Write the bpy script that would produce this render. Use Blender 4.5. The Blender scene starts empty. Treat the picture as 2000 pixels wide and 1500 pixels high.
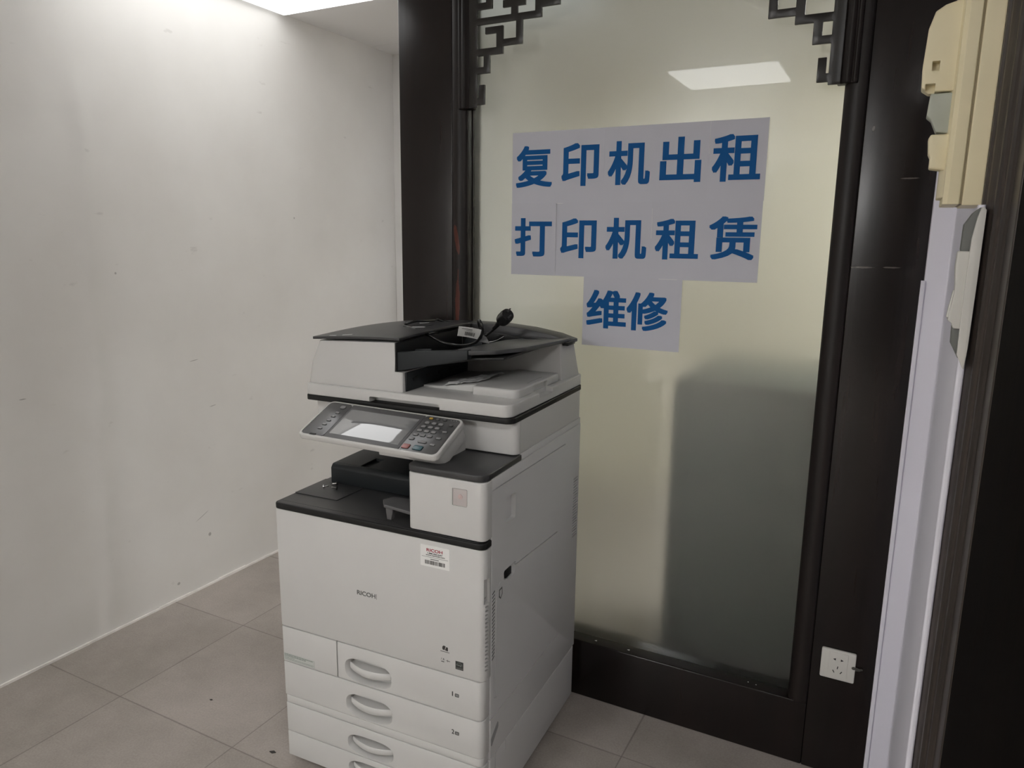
import bpy, bmesh, math, random
from mathutils import Vector, Matrix
random.seed(4)
scene = bpy.context.scene
# ------------------------------------------------------------------ camera
CAM_H = 1.40
cam_data = bpy.data.cameras.new('camera')
cam_data.sensor_width = 36.0
cam_data.sensor_fit = 'HORIZONTAL'
cam_data.lens = 1430.5 / 2000 * 36
cam_data.clip_start = 0.02
cam = bpy.data.objects.new('camera', cam_data)
scene.collection.objects.link(cam)
cam_right = Vector((0.88583576, 0.46384494, 0.01195334))
cam_down = Vector((0.09987052, -0.16544509, -0.98114922))
cam_fwd = Vector((-0.45312349, 0.87033085, -0.19288162))
rot = Matrix((cam_right, -cam_down, -cam_fwd)).transposed()
cam.matrix_world = Matrix.Translation((0, 0, CAM_H)) @ rot.to_4x4()
scene.camera = cam
# ------------------------------------------------------------------ world, exposure
world = bpy.data.worlds.new('world')
scene.world = world
world.use_nodes = True
world.node_tree.nodes['Background'].inputs[0].default_value = (0.9, 0.95, 1.0, 1)
world.node_tree.nodes['Background'].inputs[1].default_value = 0.05
scene.view_settings.view_transform = 'Standard'
scene.view_settings.look = 'None'
scene.view_settings.gamma = 1.0
scene.view_settings.exposure = 1.4
scene.view_settings.use_curve_mapping = False
CEIL = 2.31
LIGHT_MAIN = 1.1      # ceiling panel near the left wall
LIGHT_BACK = 2.4      # ceiling panel behind the camera (seen mirrored in the glass)
FILL_ROOM = 29.0  # unseen fill panels, added behind the camera to lift the room
FILL_SIDE = 7.5  # unseen fill panel, added to brighten the left wall and copier side
FILL_OFFICE2 = 0.15  # extra unseen fill, added to brighten the lower left of the glass
FILL_OFFICE = 13.0    # unseen panel, added to light the frosted glass from behind
# (x0, x1, y0, y1, strength, label)
CEILING_AND_FILL_LIGHTS = [
    (-2.362, -1.77, 1.46, 2.452, LIGHT_MAIN, 'bright long ceiling light panel at the top left beside the white wall'),
    (-1.228, -0.642, -0.66, -0.146, LIGHT_BACK, 'square ceiling light panel seen only as a reflection in the frosted glass'),
    (-1.81, -1.24, -3.28, -2.72, FILL_ROOM, 'added square fill panel far behind the camera, nearer row'),
    (-2.362, -1.84, -4.28, -3.72, FILL_ROOM, 'added square fill panel far behind the camera beside the left wall'),
    (0.24, 0.82, -0.55, 0.03, FILL_SIDE, 'added square fill panel above and to the right of the camera'),
    (0.40, 0.98, 2.95, 3.53, FILL_OFFICE, 'added fill panel in the room behind the frosted glass, right of the cabinet'),
    (-1.66, -1.09, 2.46, 2.92, FILL_OFFICE2, 'added fill panel in the room behind the frosted glass, near the left post'),
]
# ------------------------------------------------------------------ helpers
C = scene.collection

def srgb(r, g, b):
    f = lambda c: c / 12.92 if c <= 0.04045 else ((c + 0.055) / 1.055) ** 2.4
    return (f(r / 255), f(g / 255), f(b / 255), 1.0)

def mat(name, col, rough=0.5, metal=0.0, coat=0.0, spec=0.5, noise=0.0, nscale=40.0, bump=0.0, bscale=200.0, coat_rough=0.03):
    m = bpy.data.materials.new(name)
    m.use_nodes = True
    nt = m.node_tree
    b = nt.nodes['Principled BSDF']
    b.inputs['Base Color'].default_value = col
    b.inputs['Roughness'].default_value = rough
    b.inputs['Metallic'].default_value = metal
    b.inputs['Coat Weight'].default_value = coat
    b.inputs['Coat Roughness'].default_value = coat_rough
    b.inputs['Specular IOR Level'].default_value = spec
    if noise > 0 or bump > 0:
        tc = nt.nodes.new('ShaderNodeTexCoord')
        n = nt.nodes.new('ShaderNodeTexNoise')
        n.inputs['Scale'].default_value = nscale
        n.inputs['Detail'].default_value = 5
        nt.links.new(tc.outputs['Object'], n.inputs['Vector'])
        if noise > 0:
            mp = nt.nodes.new('ShaderNodeMapRange')
            mp.inputs['From Min'].default_value = 0.3
            mp.inputs['From Max'].default_value = 0.7
            mp.inputs['To Min'].default_value = 1 - noise
            mp.inputs['To Max'].default_value = 1 + noise
            nt.links.new(n.outputs['Fac'], mp.inputs['Value'])
            v = nt.nodes.new('ShaderNodeVectorMath')
            v.operation = 'SCALE'
            v.inputs[0].default_value = col[:3]
            nt.links.new(mp.outputs['Result'], v.inputs['Scale'])
            nt.links.new(v.outputs['Vector'], b.inputs['Base Color'])
        if bump > 0:
            n2 = nt.nodes.new('ShaderNodeTexNoise')
            n2.inputs['Scale'].default_value = bscale
            n2.inputs['Detail'].default_value = 3
            nt.links.new(tc.outputs['Object'], n2.inputs['Vector'])
            bp = nt.nodes.new('ShaderNodeBump')
            bp.inputs['Strength'].default_value = bump
            bp.inputs['Distance'].default_value = 0.001
            nt.links.new(n2.outputs['Fac'], bp.inputs['Height'])
            nt.links.new(bp.outputs['Normal'], b.inputs['Normal'])
    return m

def fillet(pts, radii, seg=6):
    out = []
    n = len(pts)
    if not hasattr(radii, '__len__'):
        radii = [radii] * n
    for i in range(n):
        p = Vector(pts[i]); a = Vector(pts[i - 1]); b = Vector(pts[(i + 1) % n]); r = radii[i]
        if r <= 0:
            out.append(tuple(p)); continue
        u = (a - p); v = (b - p)
        lu, lv = u.length, v.length
        u.normalize(); v.normalize()
        ang = math.acos(max(-1, min(1, u.dot(v))))
        if ang > math.pi - 0.02:
            out.append(tuple(p)); continue
        t = min(r / math.tan(ang / 2), lu * 0.49, lv * 0.49)
        rr = t * math.tan(ang / 2)
        bis = (u + v).normalized()
        c = p + bis * (rr / math.sin(ang / 2))
        s = p + u * t; e = p + v * t
        a0 = math.atan2(s[1] - c[1], s[0] - c[0]); a1 = math.atan2(e[1] - c[1], e[0] - c[0])
        d = a1 - a0
        while d > math.pi: d -= 2 * math.pi
        while d < -math.pi: d += 2 * math.pi
        for k in range(seg + 1):
            q = a0 + d * k / seg
            out.append((c[0] + rr * math.cos(q), c[1] + rr * math.sin(q)))
    return out

AX = {'z': lambda p, h: (p[0], p[1], h), 'y': lambda p, h: (p[0], h, p[1]), 'x': lambda p, h: (h, p[0], p[1])}

def prism(bm, pts, h0, h1, axis='z', top_scale=None):
    f = AX[axis]
    lo = [bm.verts.new(f(p, h0)) for p in pts]
    pt2 = pts
    if top_scale:
        (cx, cy, sx, sy) = top_scale
        pt2 = [(cx + (p[0] - cx) * sx, cy + (p[1] - cy) * sy) for p in pts]
    hi = [bm.verts.new(f(p, h1)) for p in pt2]
    n = len(pts)
    bm.faces.new(lo); bm.faces.new(hi)
    for i in range(n):
        bm.faces.new((lo[i], lo[(i + 1) % n], hi[(i + 1) % n], hi[i]))
    return bm

def box(bm, x0, x1, y0, y1, z0, z1, M=None):
    vs = [bm.verts.new((x, y, z)) for x in (x0, x1) for y in (y0, y1) for z in (z0, z1)]
    for q in ((0, 1, 3, 2), (4, 6, 7, 5), (0, 4, 5, 1), (2, 3, 7, 6), (0, 2, 6, 4), (1, 5, 7, 3)):
        bm.faces.new([vs[i] for i in q])
    if M is not None:
        for v in vs: v.co = M @ v.co
    return vs

def NB(): return bmesh.new()

def bxm(*a, M=None):
    bm = NB(); box(bm, *a, M=M); return bm

def prm(pts, h0, h1, axis='z', r=0, seg=6, ts=None):
    bm = NB(); prism(bm, fillet(pts, r, seg) if r else pts, h0, h1, axis, ts); return bm

def rrect(a0, a1, b0, b1):
    return [(a0, b0), (a1, b0), (a1, b1), (a0, b1)]

def tube(bm, pts, r, seg=10, closed=False, sub=6):
    P = [Vector(p) for p in pts]
    if sub > 1:
        Q = []
        n = len(P)
        for i in range(n - 1):
            p0 = P[max(0, i - 1)]; p1 = P[i]; p2 = P[i + 1]; p3 = P[min(n - 1, i + 2)]
            for k in range(sub):
                t = k / sub
                Q.append(0.5 * ((2 * p1) + (p2 - p0) * t + (2 * p0 - 5 * p1 + 4 * p2 - p3) * t * t + (3 * p1 - p0 - 3 * p2 + p3) * t ** 3))
        Q.append(P[-1]); P = Q
    rs = r if hasattr(r, '__len__') else [r] * len(P)
    up = Vector((0, 0, 1)); rings = []
    prev = None
    for i, p in enumerate(P):
        t = (P[min(i + 1, len(P) - 1)] - P[max(i - 1, 0)]).normalized()
        if prev is None:
            s = t.cross(up)
            if s.length < 0.05: s = t.cross(Vector((1, 0, 0)))
        else:
            s = prev - t * prev.dot(t)
        s.normalize(); prev = s
        w = t.cross(s)
        rings.append([bm.verts.new(p + (s * math.cos(2 * math.pi * k / seg) + w * math.sin(2 * math.pi * k / seg)) * rs[i]) for k in range(seg)])
    for a, b in zip(rings, rings[1:]):
        for k in range(seg):
            bm.faces.new((a[k], a[(k + 1) % seg], b[(k + 1) % seg], b[k]))
    bm.faces.new(rings[0]); bm.faces.new(rings[-1])

def lathe(bm, prof, M=None, seg=32):
    rings = []
    for (r, h) in prof:
        rings.append([bm.verts.new((r * math.cos(2 * math.pi * k / seg), r * math.sin(2 * math.pi * k / seg), h)) for k in range(seg)])
    for a, b in zip(rings, rings[1:]):
        for k in range(seg):
            bm.faces.new((a[k], a[(k + 1) % seg], b[(k + 1) % seg], b[k]))
    bm.faces.new(rings[0]); bm.faces.new(rings[-1])
    if M is not None:
        for rg in rings:
            for v in rg: v.co = M @ v.co

def obj(name, bm, m, parent=None, bevel=0.0, cut=None, smooth=35, label=None, kind=None, seg=3, loc=None, M=None, limit=30):
    bmesh.ops.recalc_face_normals(bm, faces=bm.faces)
    me = bpy.data.meshes.new(name)
    bm.to_mesh(me); bm.free()
    if bevel > 0 or cut is not None:
        tmp = bpy.data.objects.new('tmp', me)
        C.objects.link(tmp)
        extra = []
        if bevel > 0:
            md = tmp.modifiers.new('b', 'BEVEL'); md.width = bevel; md.segments = seg
            md.limit_method = 'ANGLE'; md.angle_limit = math.radians(limit); md.harden_normals = False
        if cut is not None:
            cuts = cut if isinstance(cut, list) else [cut]
            for cb in cuts:
                bmesh.ops.recalc_face_normals(cb, faces=cb.faces)
                cm = bpy.data.meshes.new('cut'); cb.to_mesh(cm); cb.free()
                co = bpy.data.objects.new('cut', cm); C.objects.link(co); extra.append(co)
                md = tmp.modifiers.new('c', 'BOOLEAN'); md.operation = 'DIFFERENCE'; md.object = co; md.solver = 'EXACT'
        dg = bpy.context.evaluated_depsgraph_get(); dg.update()
        me2 = bpy.data.meshes.new_from_object(tmp.evaluated_get(dg))
        for e in extra + [tmp]:
            d = e.data; bpy.data.objects.remove(e, do_unlink=True); bpy.data.meshes.remove(d)
        me = me2; me.name = name
    for p in me.polygons: p.use_smooth = smooth > 0
    if smooth > 0: me.set_sharp_from_angle(angle=math.radians(smooth))
    me.materials.clear()
    if m is not None: me.materials.append(m)
    if M is not None: me.transform(M)
    o = bpy.data.objects.new(name, me)
    C.objects.link(o)
    if loc is not None: o.location = loc
    if parent is not None: o.parent = parent
    if label: o['label'] = label
    if kind: o['kind'] = kind
    return o

def empty(name, loc=(0, 0, 0), rotz=0.0, label=None, cat=None, group=None, kind=None):
    o = bpy.data.objects.new(name, None)
    o.empty_display_size = 0.05
    C.objects.link(o)
    o.location = loc; o.rotation_euler = (0, 0, rotz)
    if label: o['label'] = label
    if cat: o['category'] = cat
    if group: o['group'] = group
    if kind: o['kind'] = kind
    return o

def text_mesh(s, offset=0.0, space=1.0, extrude=0.01, name='lettering'):
    cu = bpy.data.curves.new('t', 'FONT')
    cu.body = s; cu.size = 1.0; cu.space_character = space; cu.extrude = extrude
    cu.resolution_u = 6
    o = bpy.data.objects.new('t', cu); C.objects.link(o)
    dg = bpy.context.evaluated_depsgraph_get(); dg.update()
    me = bpy.data.meshes.new_from_object(o.evaluated_get(dg))
    bpy.data.objects.remove(o, do_unlink=True); bpy.data.curves.remove(cu)
    me.name = name
    if offset > 0:      # embolden: overlap shifted copies of the glyph outline
        bm = bmesh.new(); bm.from_mesh(me); src = bmesh.ops.duplicate
        sq = [(-1, -1), (0, -1), (1, -1), (1, 0), (1, 1), (0, 1), (-1, 1), (-1, 0)]
        n = 8
        base = list(bm.verts) + list(bm.edges) + list(bm.faces)
        for k in range(n):
            r = src(bm, geom=base)
            dx, dy = offset * 0.95 * sq[k][0], offset * 0.8 * sq[k][1]
            for g in r['geom']:
                if isinstance(g, bmesh.types.BMVert): g.co.x += dx; g.co.y += dy; g.co.z *= 1 + 0.05 * (k + 1)
        bm.to_mesh(me); bm.free()
    return me

def place_text(s, x0, x1, z0, z1, y, m, parent, name='lettering', offset=0.0, thick=0.0003, face='front', label=None):
    """fit the text into the rectangle x0..x1, z0..z1 on the plane y (front) ; face 'side' uses y,z on plane x"""
    me = text_mesh(s, offset, name=name)
    xs = [v.co.x for v in me.vertices]; ys = [v.co.y for v in me.vertices]
    ax, bx = min(xs), max(xs); ay, by = min(ys), max(ys)
    for v in me.vertices:
        u = x0 + (v.co.x - ax) / (bx - ax) * (x1 - x0)
        w = z0 + (v.co.y - ay) / (by - ay) * (z1 - z0)
        d = -thick * (v.co.z / 0.01 if v.co.z > 0 else 0)
        v.co = Vector((u, y + d, w)) if face == 'front' else Vector((u, w, y - d))
    me.materials.clear(); me.materials.append(m)
    o = bpy.data.objects.new(name, me); C.objects.link(o)
    if parent is not None: o.parent = parent
    if label: o['label'] = label
    return o

# ------------------------------------------------------------------ materials
def blotches(nt, last, spots, axis, col, jitter=1.2, jscale=60):
    """mix colour into elliptical, ragged patches (centre a, centre z, half width, half height, slant) in object space"""
    L = nt.links.new
    tc = nt.nodes.new('ShaderNodeTexCoord')
    sp = nt.nodes.new('ShaderNodeSeparateXYZ'); L(tc.outputs['Object'], sp.inputs[0])
    jn = nt.nodes.new('ShaderNodeTexNoise'); jn.inputs['Scale'].default_value = jscale; L(tc.outputs['Object'], jn.inputs['Vector'])
    def mth(op, a, bb=None):
        q = nt.nodes.new('ShaderNodeMath'); q.operation = op
        for i, v in enumerate((a, bb)):
            if v is None: continue
            if isinstance(v, (int, float)): q.inputs[i].default_value = v
            else: L(v, q.inputs[i])
        return q.outputs[0]
    for (cx, cz, rx, rz, slant) in spots:
        dz = mth('SUBTRACT', sp.outputs['Z'], cz)
        dx = mth('SUBTRACT', sp.outputs[axis], cx)
        dz2 = mth('SUBTRACT', dz, mth('MULTIPLY', dx, slant))
        e = mth('ADD', mth('POWER', mth('ABSOLUTE', mth('DIVIDE', dx, rx)), 2.0), mth('POWER', mth('ABSOLUTE', mth('DIVIDE', dz2, rz)), 2.0))
        e = mth('ADD', e, mth('MULTIPLY', mth('SUBTRACT', jn.outputs['Fac'], 0.5), jitter))
        mx = nt.nodes.new('ShaderNodeMix'); mx.data_type = 'RGBA'
        k = nt.nodes.new('ShaderNodeMapRange'); k.inputs['From Min'].default_value = 1.3; k.inputs['From Max'].default_value = 0.5
        k.inputs['To Max'].default_value = col[3]; L(e, k.inputs['Value'])
        L(k.outputs['Result'], mx.inputs['Factor']); L(last, mx.inputs['A']); mx.inputs['B'].default_value = col[:3] + (1,)
        last = mx.outputs['Result']
    return last

def wall_material():
    m = mat('painted_plaster', (0.66, 0.64, 0.62, 1), 0.55, noise=0.0)
    nt = m.node_tree; b = nt.nodes['Principled BSDF']
    tc = nt.nodes.new('ShaderNodeTexCoord')
    n = nt.nodes.new('ShaderNodeTexNoise'); n.inputs['Scale'].default_value = 2.2; n.inputs['Detail'].default_value = 6
    nt.links.new(tc.outputs['Object'], n.inputs['Vector'])
    cr = nt.nodes.new('ShaderNodeValToRGB')
    cr.color_ramp.elements[0].position = 0.3; cr.color_ramp.elements[0].color = (0.71, 0.695, 0.67, 1)
    cr.color_ramp.elements[1].position = 0.7; cr.color_ramp.elements[1].color = (0.79, 0.78, 0.76, 1)
    nt.links.new(n.outputs['Fac'], cr.inputs['Fac'])
    # little scuffs
    mpn = nt.nodes.new('ShaderNodeMapping'); mpn.inputs['Scale'].default_value = (1, 7, 16)
    mpn.inputs['Rotation'].default_value = (0.35, 0, 0)
    nt.links.new(tc.outputs['Object'], mpn.inputs['Vector'])
    n3 = nt.nodes.new('ShaderNodeTexNoise'); n3.inputs['Scale'].default_value = 1.6; n3.inputs['Detail'].default_value = 4
    nt.links.new(mpn.outputs['Vector'], n3.inputs['Vector'])
    r3 = nt.nodes.new('ShaderNodeMapRange'); r3.inputs['From Min'].default_value = 0.70; r3.inputs['From Max'].default_value = 0.76
    r3.inputs['To Min'].default_value = 0.0; r3.inputs['To Max'].default_value = 0.25
    nt.links.new(n3.outputs['Fac'], r3.inputs['Value'])
    mx = nt.nodes.new('ShaderNodeMix'); mx.data_type = 'RGBA'
    nt.links.new(r3.outputs['Result'], mx.inputs['Factor'])
    nt.links.new(cr.outputs['Color'], mx.inputs['A']); mx.inputs['B'].default_value = (0.35, 0.33, 0.31, 1)
    marks = [(1.903, 0.930, 0.020, 0.0015, 0.1), (1.976, 0.737, 0.016, 0.0015, 0.1), (1.891, 0.300, 0.032, 0.0014, 0.45), (1.921, 0.213, 0.007, 0.008, 0.0), (1.27, 0.895, 0.010, 0.002, 0.0),
             (1.614, 1.272, 0.004, 0.004, 0.0), (2.476, 1.483, 0.004, 0.004, 0.0), (1.762, 0.064, 0.007, 0.006, 0.0)]
    nt.links.new(blotches(nt, mx.outputs['Result'], marks, 'Y', (0.22, 0.21, 0.20, 0.6), 0.8, 90), b.inputs['Base Color'])
    n2 = nt.nodes.new('ShaderNodeTexNoise'); n2.inputs['Scale'].default_value = 1.4; n2.inputs['Detail'].default_value = 3
    mp2 = nt.nodes.new('ShaderNodeMapping'); mp2.inputs['Scale'].default_value = (1, 3.0, 0.6)
    nt.links.new(tc.outputs['Object'], mp2.inputs['Vector']); nt.links.new(mp2.outputs['Vector'], n2.inputs['Vector'])
    bp = nt.nodes.new('ShaderNodeBump'); bp.inputs['Strength'].default_value = 0.35; bp.inputs['Distance'].default_value = 0.02
    nt.links.new(n2.outputs['Fac'], bp.inputs['Height']); nt.links.new(bp.outputs['Normal'], b.inputs['Normal'])
    return m

def floor_material():
    m = mat('concrete_floor_tile', (0.3, 0.28, 0.26, 1), 0.55)
    nt = m.node_tree; b = nt.nodes['Principled BSDF']
    L = nt.links.new
    tc = nt.nodes.new('ShaderNodeTexCoord')
    sp = nt.nodes.new('ShaderNodeSeparateXYZ'); L(tc.outputs['Object'], sp.inputs[0])
    def mth(op, a, bb=None, c=None):
        n = nt.nodes.new('ShaderNodeMath'); n.operation = op
        for i, v in enumerate((a, bb, c)):
            if v is None: continue
            if isinstance(v, (int, float)): n.inputs[i].default_value = v
            else: L(v, n.inputs[i])
        return n.outputs[0]
    T = 0.4855
    def line(o, off):
        u = mth('DIVIDE', mth('SUBTRACT', o, off), T)
        f = mth('SUBTRACT', u, mth('FLOOR', u))
        d = mth('MULTIPLY', mth('SUBTRACT', 0.5, mth('ABSOLUTE', mth('SUBTRACT', f, 0.5))), T)   # distance to the joint
        return d, mth('FLOOR', u)
    dx, ix = line(sp.outputs['X'], -2.004)
    dy, iy = line(sp.outputs['Y'], 1.25)
    d = mth('MINIMUM', dx, dy)
    jn = nt.nodes.new('ShaderNodeTexNoise'); jn.inputs['Scale'].default_value = 7; L(tc.outputs['Object'], jn.inputs['Vector'])
    w = mth('MULTIPLY_ADD', jn.outputs['Fac'], 0.006, 0.0002)
    g = nt.nodes.new('ShaderNodeMapRange'); g.inputs['From Min'].default_value = 0.0
    L(w, g.inputs['From Max']); L(d, g.inputs['Value']); g.inputs['To Min'].default_value = 1; g.inputs['To Max'].default_value = 0
    n = nt.nodes.new('ShaderNodeTexNoise'); n.inputs['Scale'].default_value = 2.5; n.inputs['Detail'].default_value = 7; n.inputs['Roughness'].default_value = 0.65
    L(tc.outputs['Object'], n.inputs['Vector'])
    wn = nt.nodes.new('ShaderNodeTexWhiteNoise'); cb = nt.nodes.new('ShaderNodeCombineXYZ'); L(ix, cb.inputs[0]); L(iy, cb.inputs[1]); L(cb.outputs[0], wn.inputs['Vector'])
    f = mth('ADD', mth('MULTIPLY', n.outputs['Fac'], 0.75), mth('MULTIPLY', wn.outputs['Value'], 0.12))
    cr = nt.nodes.new('ShaderNodeValToRGB')
    cr.color_ramp.elements[0].position = 0.28; cr.color_ramp.elements[0].color = (0.30, 0.27, 0.24, 1)
    cr.color_ramp.elements[1].position = 0.62; cr.color_ramp.elements[1].color = (0.46, 0.415, 0.38, 1)
    L(f, cr.inputs['Fac'])
    n4 = nt.nodes.new('ShaderNodeTexNoise'); n4.inputs['Scale'].default_value = 180; n4.inputs['Detail'].default_value = 2
    L(tc.outputs['Object'], n4.inputs['Vector'])
    mr = nt.nodes.new('ShaderNodeMapRange'); mr.inputs['To Min'].default_value = 0.8; mr.inputs['To Max'].default_value = 1.2
    L(n4.outputs['Fac'], mr.inputs['Value'])
    vs = nt.nodes.new('ShaderNodeVectorMath'); vs.operation = 'SCALE'; L(cr.outputs['Color'], vs.inputs[0]); L(mr.outputs['Result'], vs.inputs['Scale'])
    mx = nt.nodes.new('ShaderNodeMix'); mx.data_type = 'RGBA'
    L(mth('MULTIPLY', g.outputs['Result'], 0.62), mx.inputs['Factor']); L(vs.outputs['Vector'], mx.inputs['A']); mx.inputs['B'].default_value = (0.10, 0.085, 0.075, 1)
    L(mx.outputs['Result'], b.inputs['Base Color'])
    bp = nt.nodes.new('ShaderNodeBump'); bp.inputs['Strength'].default_value = 0.15; bp.inputs['Distance'].default_value = 0.002
    L(mth('SUBTRACT', n.outputs['Fac'], g.outputs['Result']), bp.inputs['Height']); L(bp.outputs['Normal'], b.inputs['Normal'])
    return m

def wood_material(name, chips=None, base=(0.008, 0.006, 0.0055), tip=(0.016, 0.0105, 0.009), rough=0.24, spec=0.36, scrapes=None):
    m = mat(name, base + (1,), rough, coat=0.0)
    nt = m.node_tree; b = nt.nodes['Principled BSDF']; L = nt.links.new
    tc = nt.nodes.new('ShaderNodeTexCoord')
    mp = nt.nodes.new('ShaderNodeMapping'); mp.inputs['Scale'].default_value = (30, 30, 1.5)
    L(tc.outputs['Object'], mp.inputs['Vector'])
    n = nt.nodes.new('ShaderNodeTexNoise'); n.inputs['Scale'].default_value = 1.5; n.inputs['Detail'].default_value = 6
    L(mp.outputs['Vector'], n.inputs['Vector'])
    cr = nt.nodes.new('ShaderNodeValToRGB')
    cr.color_ramp.elements[0].position = 0.35; cr.color_ramp.elements[0].color = base + (1,)
    cr.color_ramp.elements[1].position = 0.75; cr.color_ramp.elements[1].color = tip + (1,)
    L(n.outputs['Fac'], cr.inputs['Fac'])
    last = cr.outputs['Color']
    # bare reddish patches where the stain has flaked off
    if chips:
        sp = nt.nodes.new('ShaderNodeSeparateXYZ'); L(tc.outputs['Object'], sp.inputs[0])
        jn = nt.nodes.new('ShaderNodeTexNoise'); jn.inputs['Scale'].default_value = 60; L(tc.outputs['Object'], jn.inputs['Vector'])
        for (cx, cz, rx, rz, slant) in chips:
            def mth(op, a, bb=None):
                q = nt.nodes.new('ShaderNodeMath'); q.operation = op
                for i, v in enumerate((a, bb)):
                    if v is None: continue
                    if isinstance(v, (int, float)): q.inputs[i].default_value = v
                    else: L(v, q.inputs[i])
                return q.outputs[0]
            dz = mth('SUBTRACT', sp.outputs['Z'], cz)
            dx = mth('ADD', mth('SUBTRACT', sp.outputs['X'], cx), mth('MULTIPLY', dz, slant))
            e = mth('ADD', mth('POWER', mth('ABSOLUTE', mth('DIVIDE', dx, rx)), 2.0), mth('POWER', mth('ABSOLUTE', mth('DIVIDE', dz, rz)), 2.0))
            e = mth('ADD', e, mth('MULTIPLY', mth('SUBTRACT', jn.outputs['Fac'], 0.5), 1.2))
            k = mth('LESS_THAN', e, 1.0)
            mx = nt.nodes.new('ShaderNodeMix'); mx.data_type = 'RGBA'
            L(k, mx.inputs['Factor']); L(last, mx.inputs['A']); mx.inputs['B'].default_value = (0.085, 0.022, 0.014, 1)
            last = mx.outputs['Result']
    if scrapes:
        last = blotches(nt, last, scrapes, 'X', (0.22, 0.20, 0.18, 0.55), 1.6, 140)
    L(last, b.inputs['Base Color'])
    b.inputs['Specular IOR Level'].default_value = spec
    bp = nt.nodes.new('ShaderNodeBump'); bp.inputs['Strength'].default_value = 0.12; bp.inputs['Distance'].default_value = 0.002
    L(n.outputs['Fac'], bp.inputs['Height']); L(bp.outputs['Normal'], b.inputs['Normal'])
    return m

def glass_material():
    m = bpy.data.materials.new('frosted_glass'); m.use_nodes = True
    b = m.node_tree.nodes['Principled BSDF']
    b.inputs['Base Color'].default_value = (0.86, 0.90, 0.84, 1)
    b.inputs['Roughness'].default_value = 0.29
    b.inputs['IOR'].default_value = 1.45
    b.inputs['Transmission Weight'].default_value = 1.0
    b.inputs['Coat Weight'].default_value = 1.0
    b.inputs['Coat Roughness'].default_value = 0.0
    return m

def emit_material(name, strength, col=(1, 0.995, 0.985)):
    m = bpy.data.materials.new(name); m.use_nodes = True
    nt = m.node_tree
    for n in list(nt.nodes):
        if n.type == 'BSDF_PRINCIPLED': nt.nodes.remove(n)
    e = nt.nodes.new('ShaderNodeEmission'); e.inputs[0].default_value = col + (1,); e.inputs[1].default_value = strength
    nt.links.new(e.outputs[0], nt.nodes['Material Output'].inputs['Surface'])
    return m

WALL = wall_material()
WALLR = mat('cool_white_paint', (0.78, 0.77, 0.85, 1), 0.5, noise=0.02, nscale=4, bump=0.1, bscale=20)
BACKWALL = mat('dim_back_wall', (0.07, 0.06, 0.055, 1), 0.7)
FLOOR = floor_material()
CEILM = mat('ceiling_tile', (0.86, 0.85, 0.84, 1), 0.8, bump=0.1, bscale=300)
WOOD = wood_material('dark_stained_wood', scrapes=[(-0.078, 1.3465, 0.024, 0.0022, 0.0), (-0.018, 1.3475, 0.018, 0.0018, 0.0), (-0.085, 1.66, 0.003, 0.006, 0.5), (0.0, 1.548, 0.02, 0.0015, 0.0), (0.034, 1.602, 0.0015, 0.012, 0.0)])
WOODM = wood_material('dark_stained_moulding', rough=0.42, spec=0.3, chips=[(-1.204, 1.40, 0.007, 0.048, 0.16), (-1.202, 1.205, 0.008, 0.075, -0.02), (-1.2, 1.28, 0.002, 0.03, 0.0)])
WOODL = mat('glossy_dark_lattice_wood', (0.012, 0.010, 0.008, 1), 0.3, noise=0.3, nscale=30)
CASING = wood_material('door_casing_wood', base=(0.035, 0.028, 0.024), tip=(0.055, 0.042, 0.035), rough=0.3, spec=0.3)
BLACKDOOR = wood_material('near_black_door_wood', base=(0.004, 0.003, 0.0025), tip=(0.006, 0.004, 0.003), rough=0.7, spec=0.05)
GLASS = glass_material()
PW = mat('warm_white_plastic', (0.55, 0.545, 0.53, 1), 0.42, noise=0.015, nscale=6, bump=0.05, bscale=900)
PS = mat('lightened_side_plastic', (0.60, 0.595, 0.59, 1), 0.5, noise=0.02, nscale=5, bump=0.05, bscale=900)  # copy of the PW plastic, lightened to lift the shaded side
PB = mat('charcoal_plastic', (0.036, 0.036, 0.037, 1), 0.38, bump=0.12, bscale=700)
PK = mat('black_plastic', (0.009, 0.009, 0.009, 1), 0.45, spec=0.3)
PD = mat('dark_grey_plastic', (0.015, 0.018, 0.020, 1), 0.5, spec=0.35, bump=0.1, bscale=700)
PG = mat('mid_grey_plastic', (0.09, 0.09, 0.092, 1), 0.35, bump=0.08, bscale=700)
PANEL = mat('satin_grey_keypad_face', (0.10, 0.10, 0.102, 1), 0.22, metal=0.3)
KEY = mat('grey_key', (0.22, 0.22, 0.22, 1), 0.3)
KEYRING = mat('black_key_ring', (0.008, 0.008, 0.008, 1), 0.3)
SCREEN = mat('glossy_touchscreen', (0.22, 0.225, 0.23, 1), 0.05, coat=1.0, coat_rough=0.01, spec=1.0)
REDKEY = mat('red_outlined_key', (0.34, 0.13, 0.12, 1), 0.3)
BLUEKEY = mat('blue_green_start_key', (0.03, 0.09, 0.11, 1), 0.25)
YELKEY = mat('amber_key', (0.55, 0.36, 0.06, 1), 0.3)
SEAM = mat('dark_gap', (0.03, 0.03, 0.03, 1), 0.8)
INK = mat('dark_print', (0.035, 0.033, 0.03, 1), 0.6)
INKG = mat('grey_print', (0.10, 0.10, 0.095, 1), 0.6)
INKGR = mat('grey_green_print', (0.24, 0.27, 0.245, 1), 0.6)
REDINK = mat('red_print', (0.32, 0.025, 0.04, 1), 0.6)
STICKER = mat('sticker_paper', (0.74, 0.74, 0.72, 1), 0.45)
PALEGREEN = mat('pale_grey_green_label', (0.48, 0.50, 0.475, 1), 0.5)
BADGE = mat('grey_badge', (0.46, 0.42, 0.41, 1), 0.4)
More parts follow.
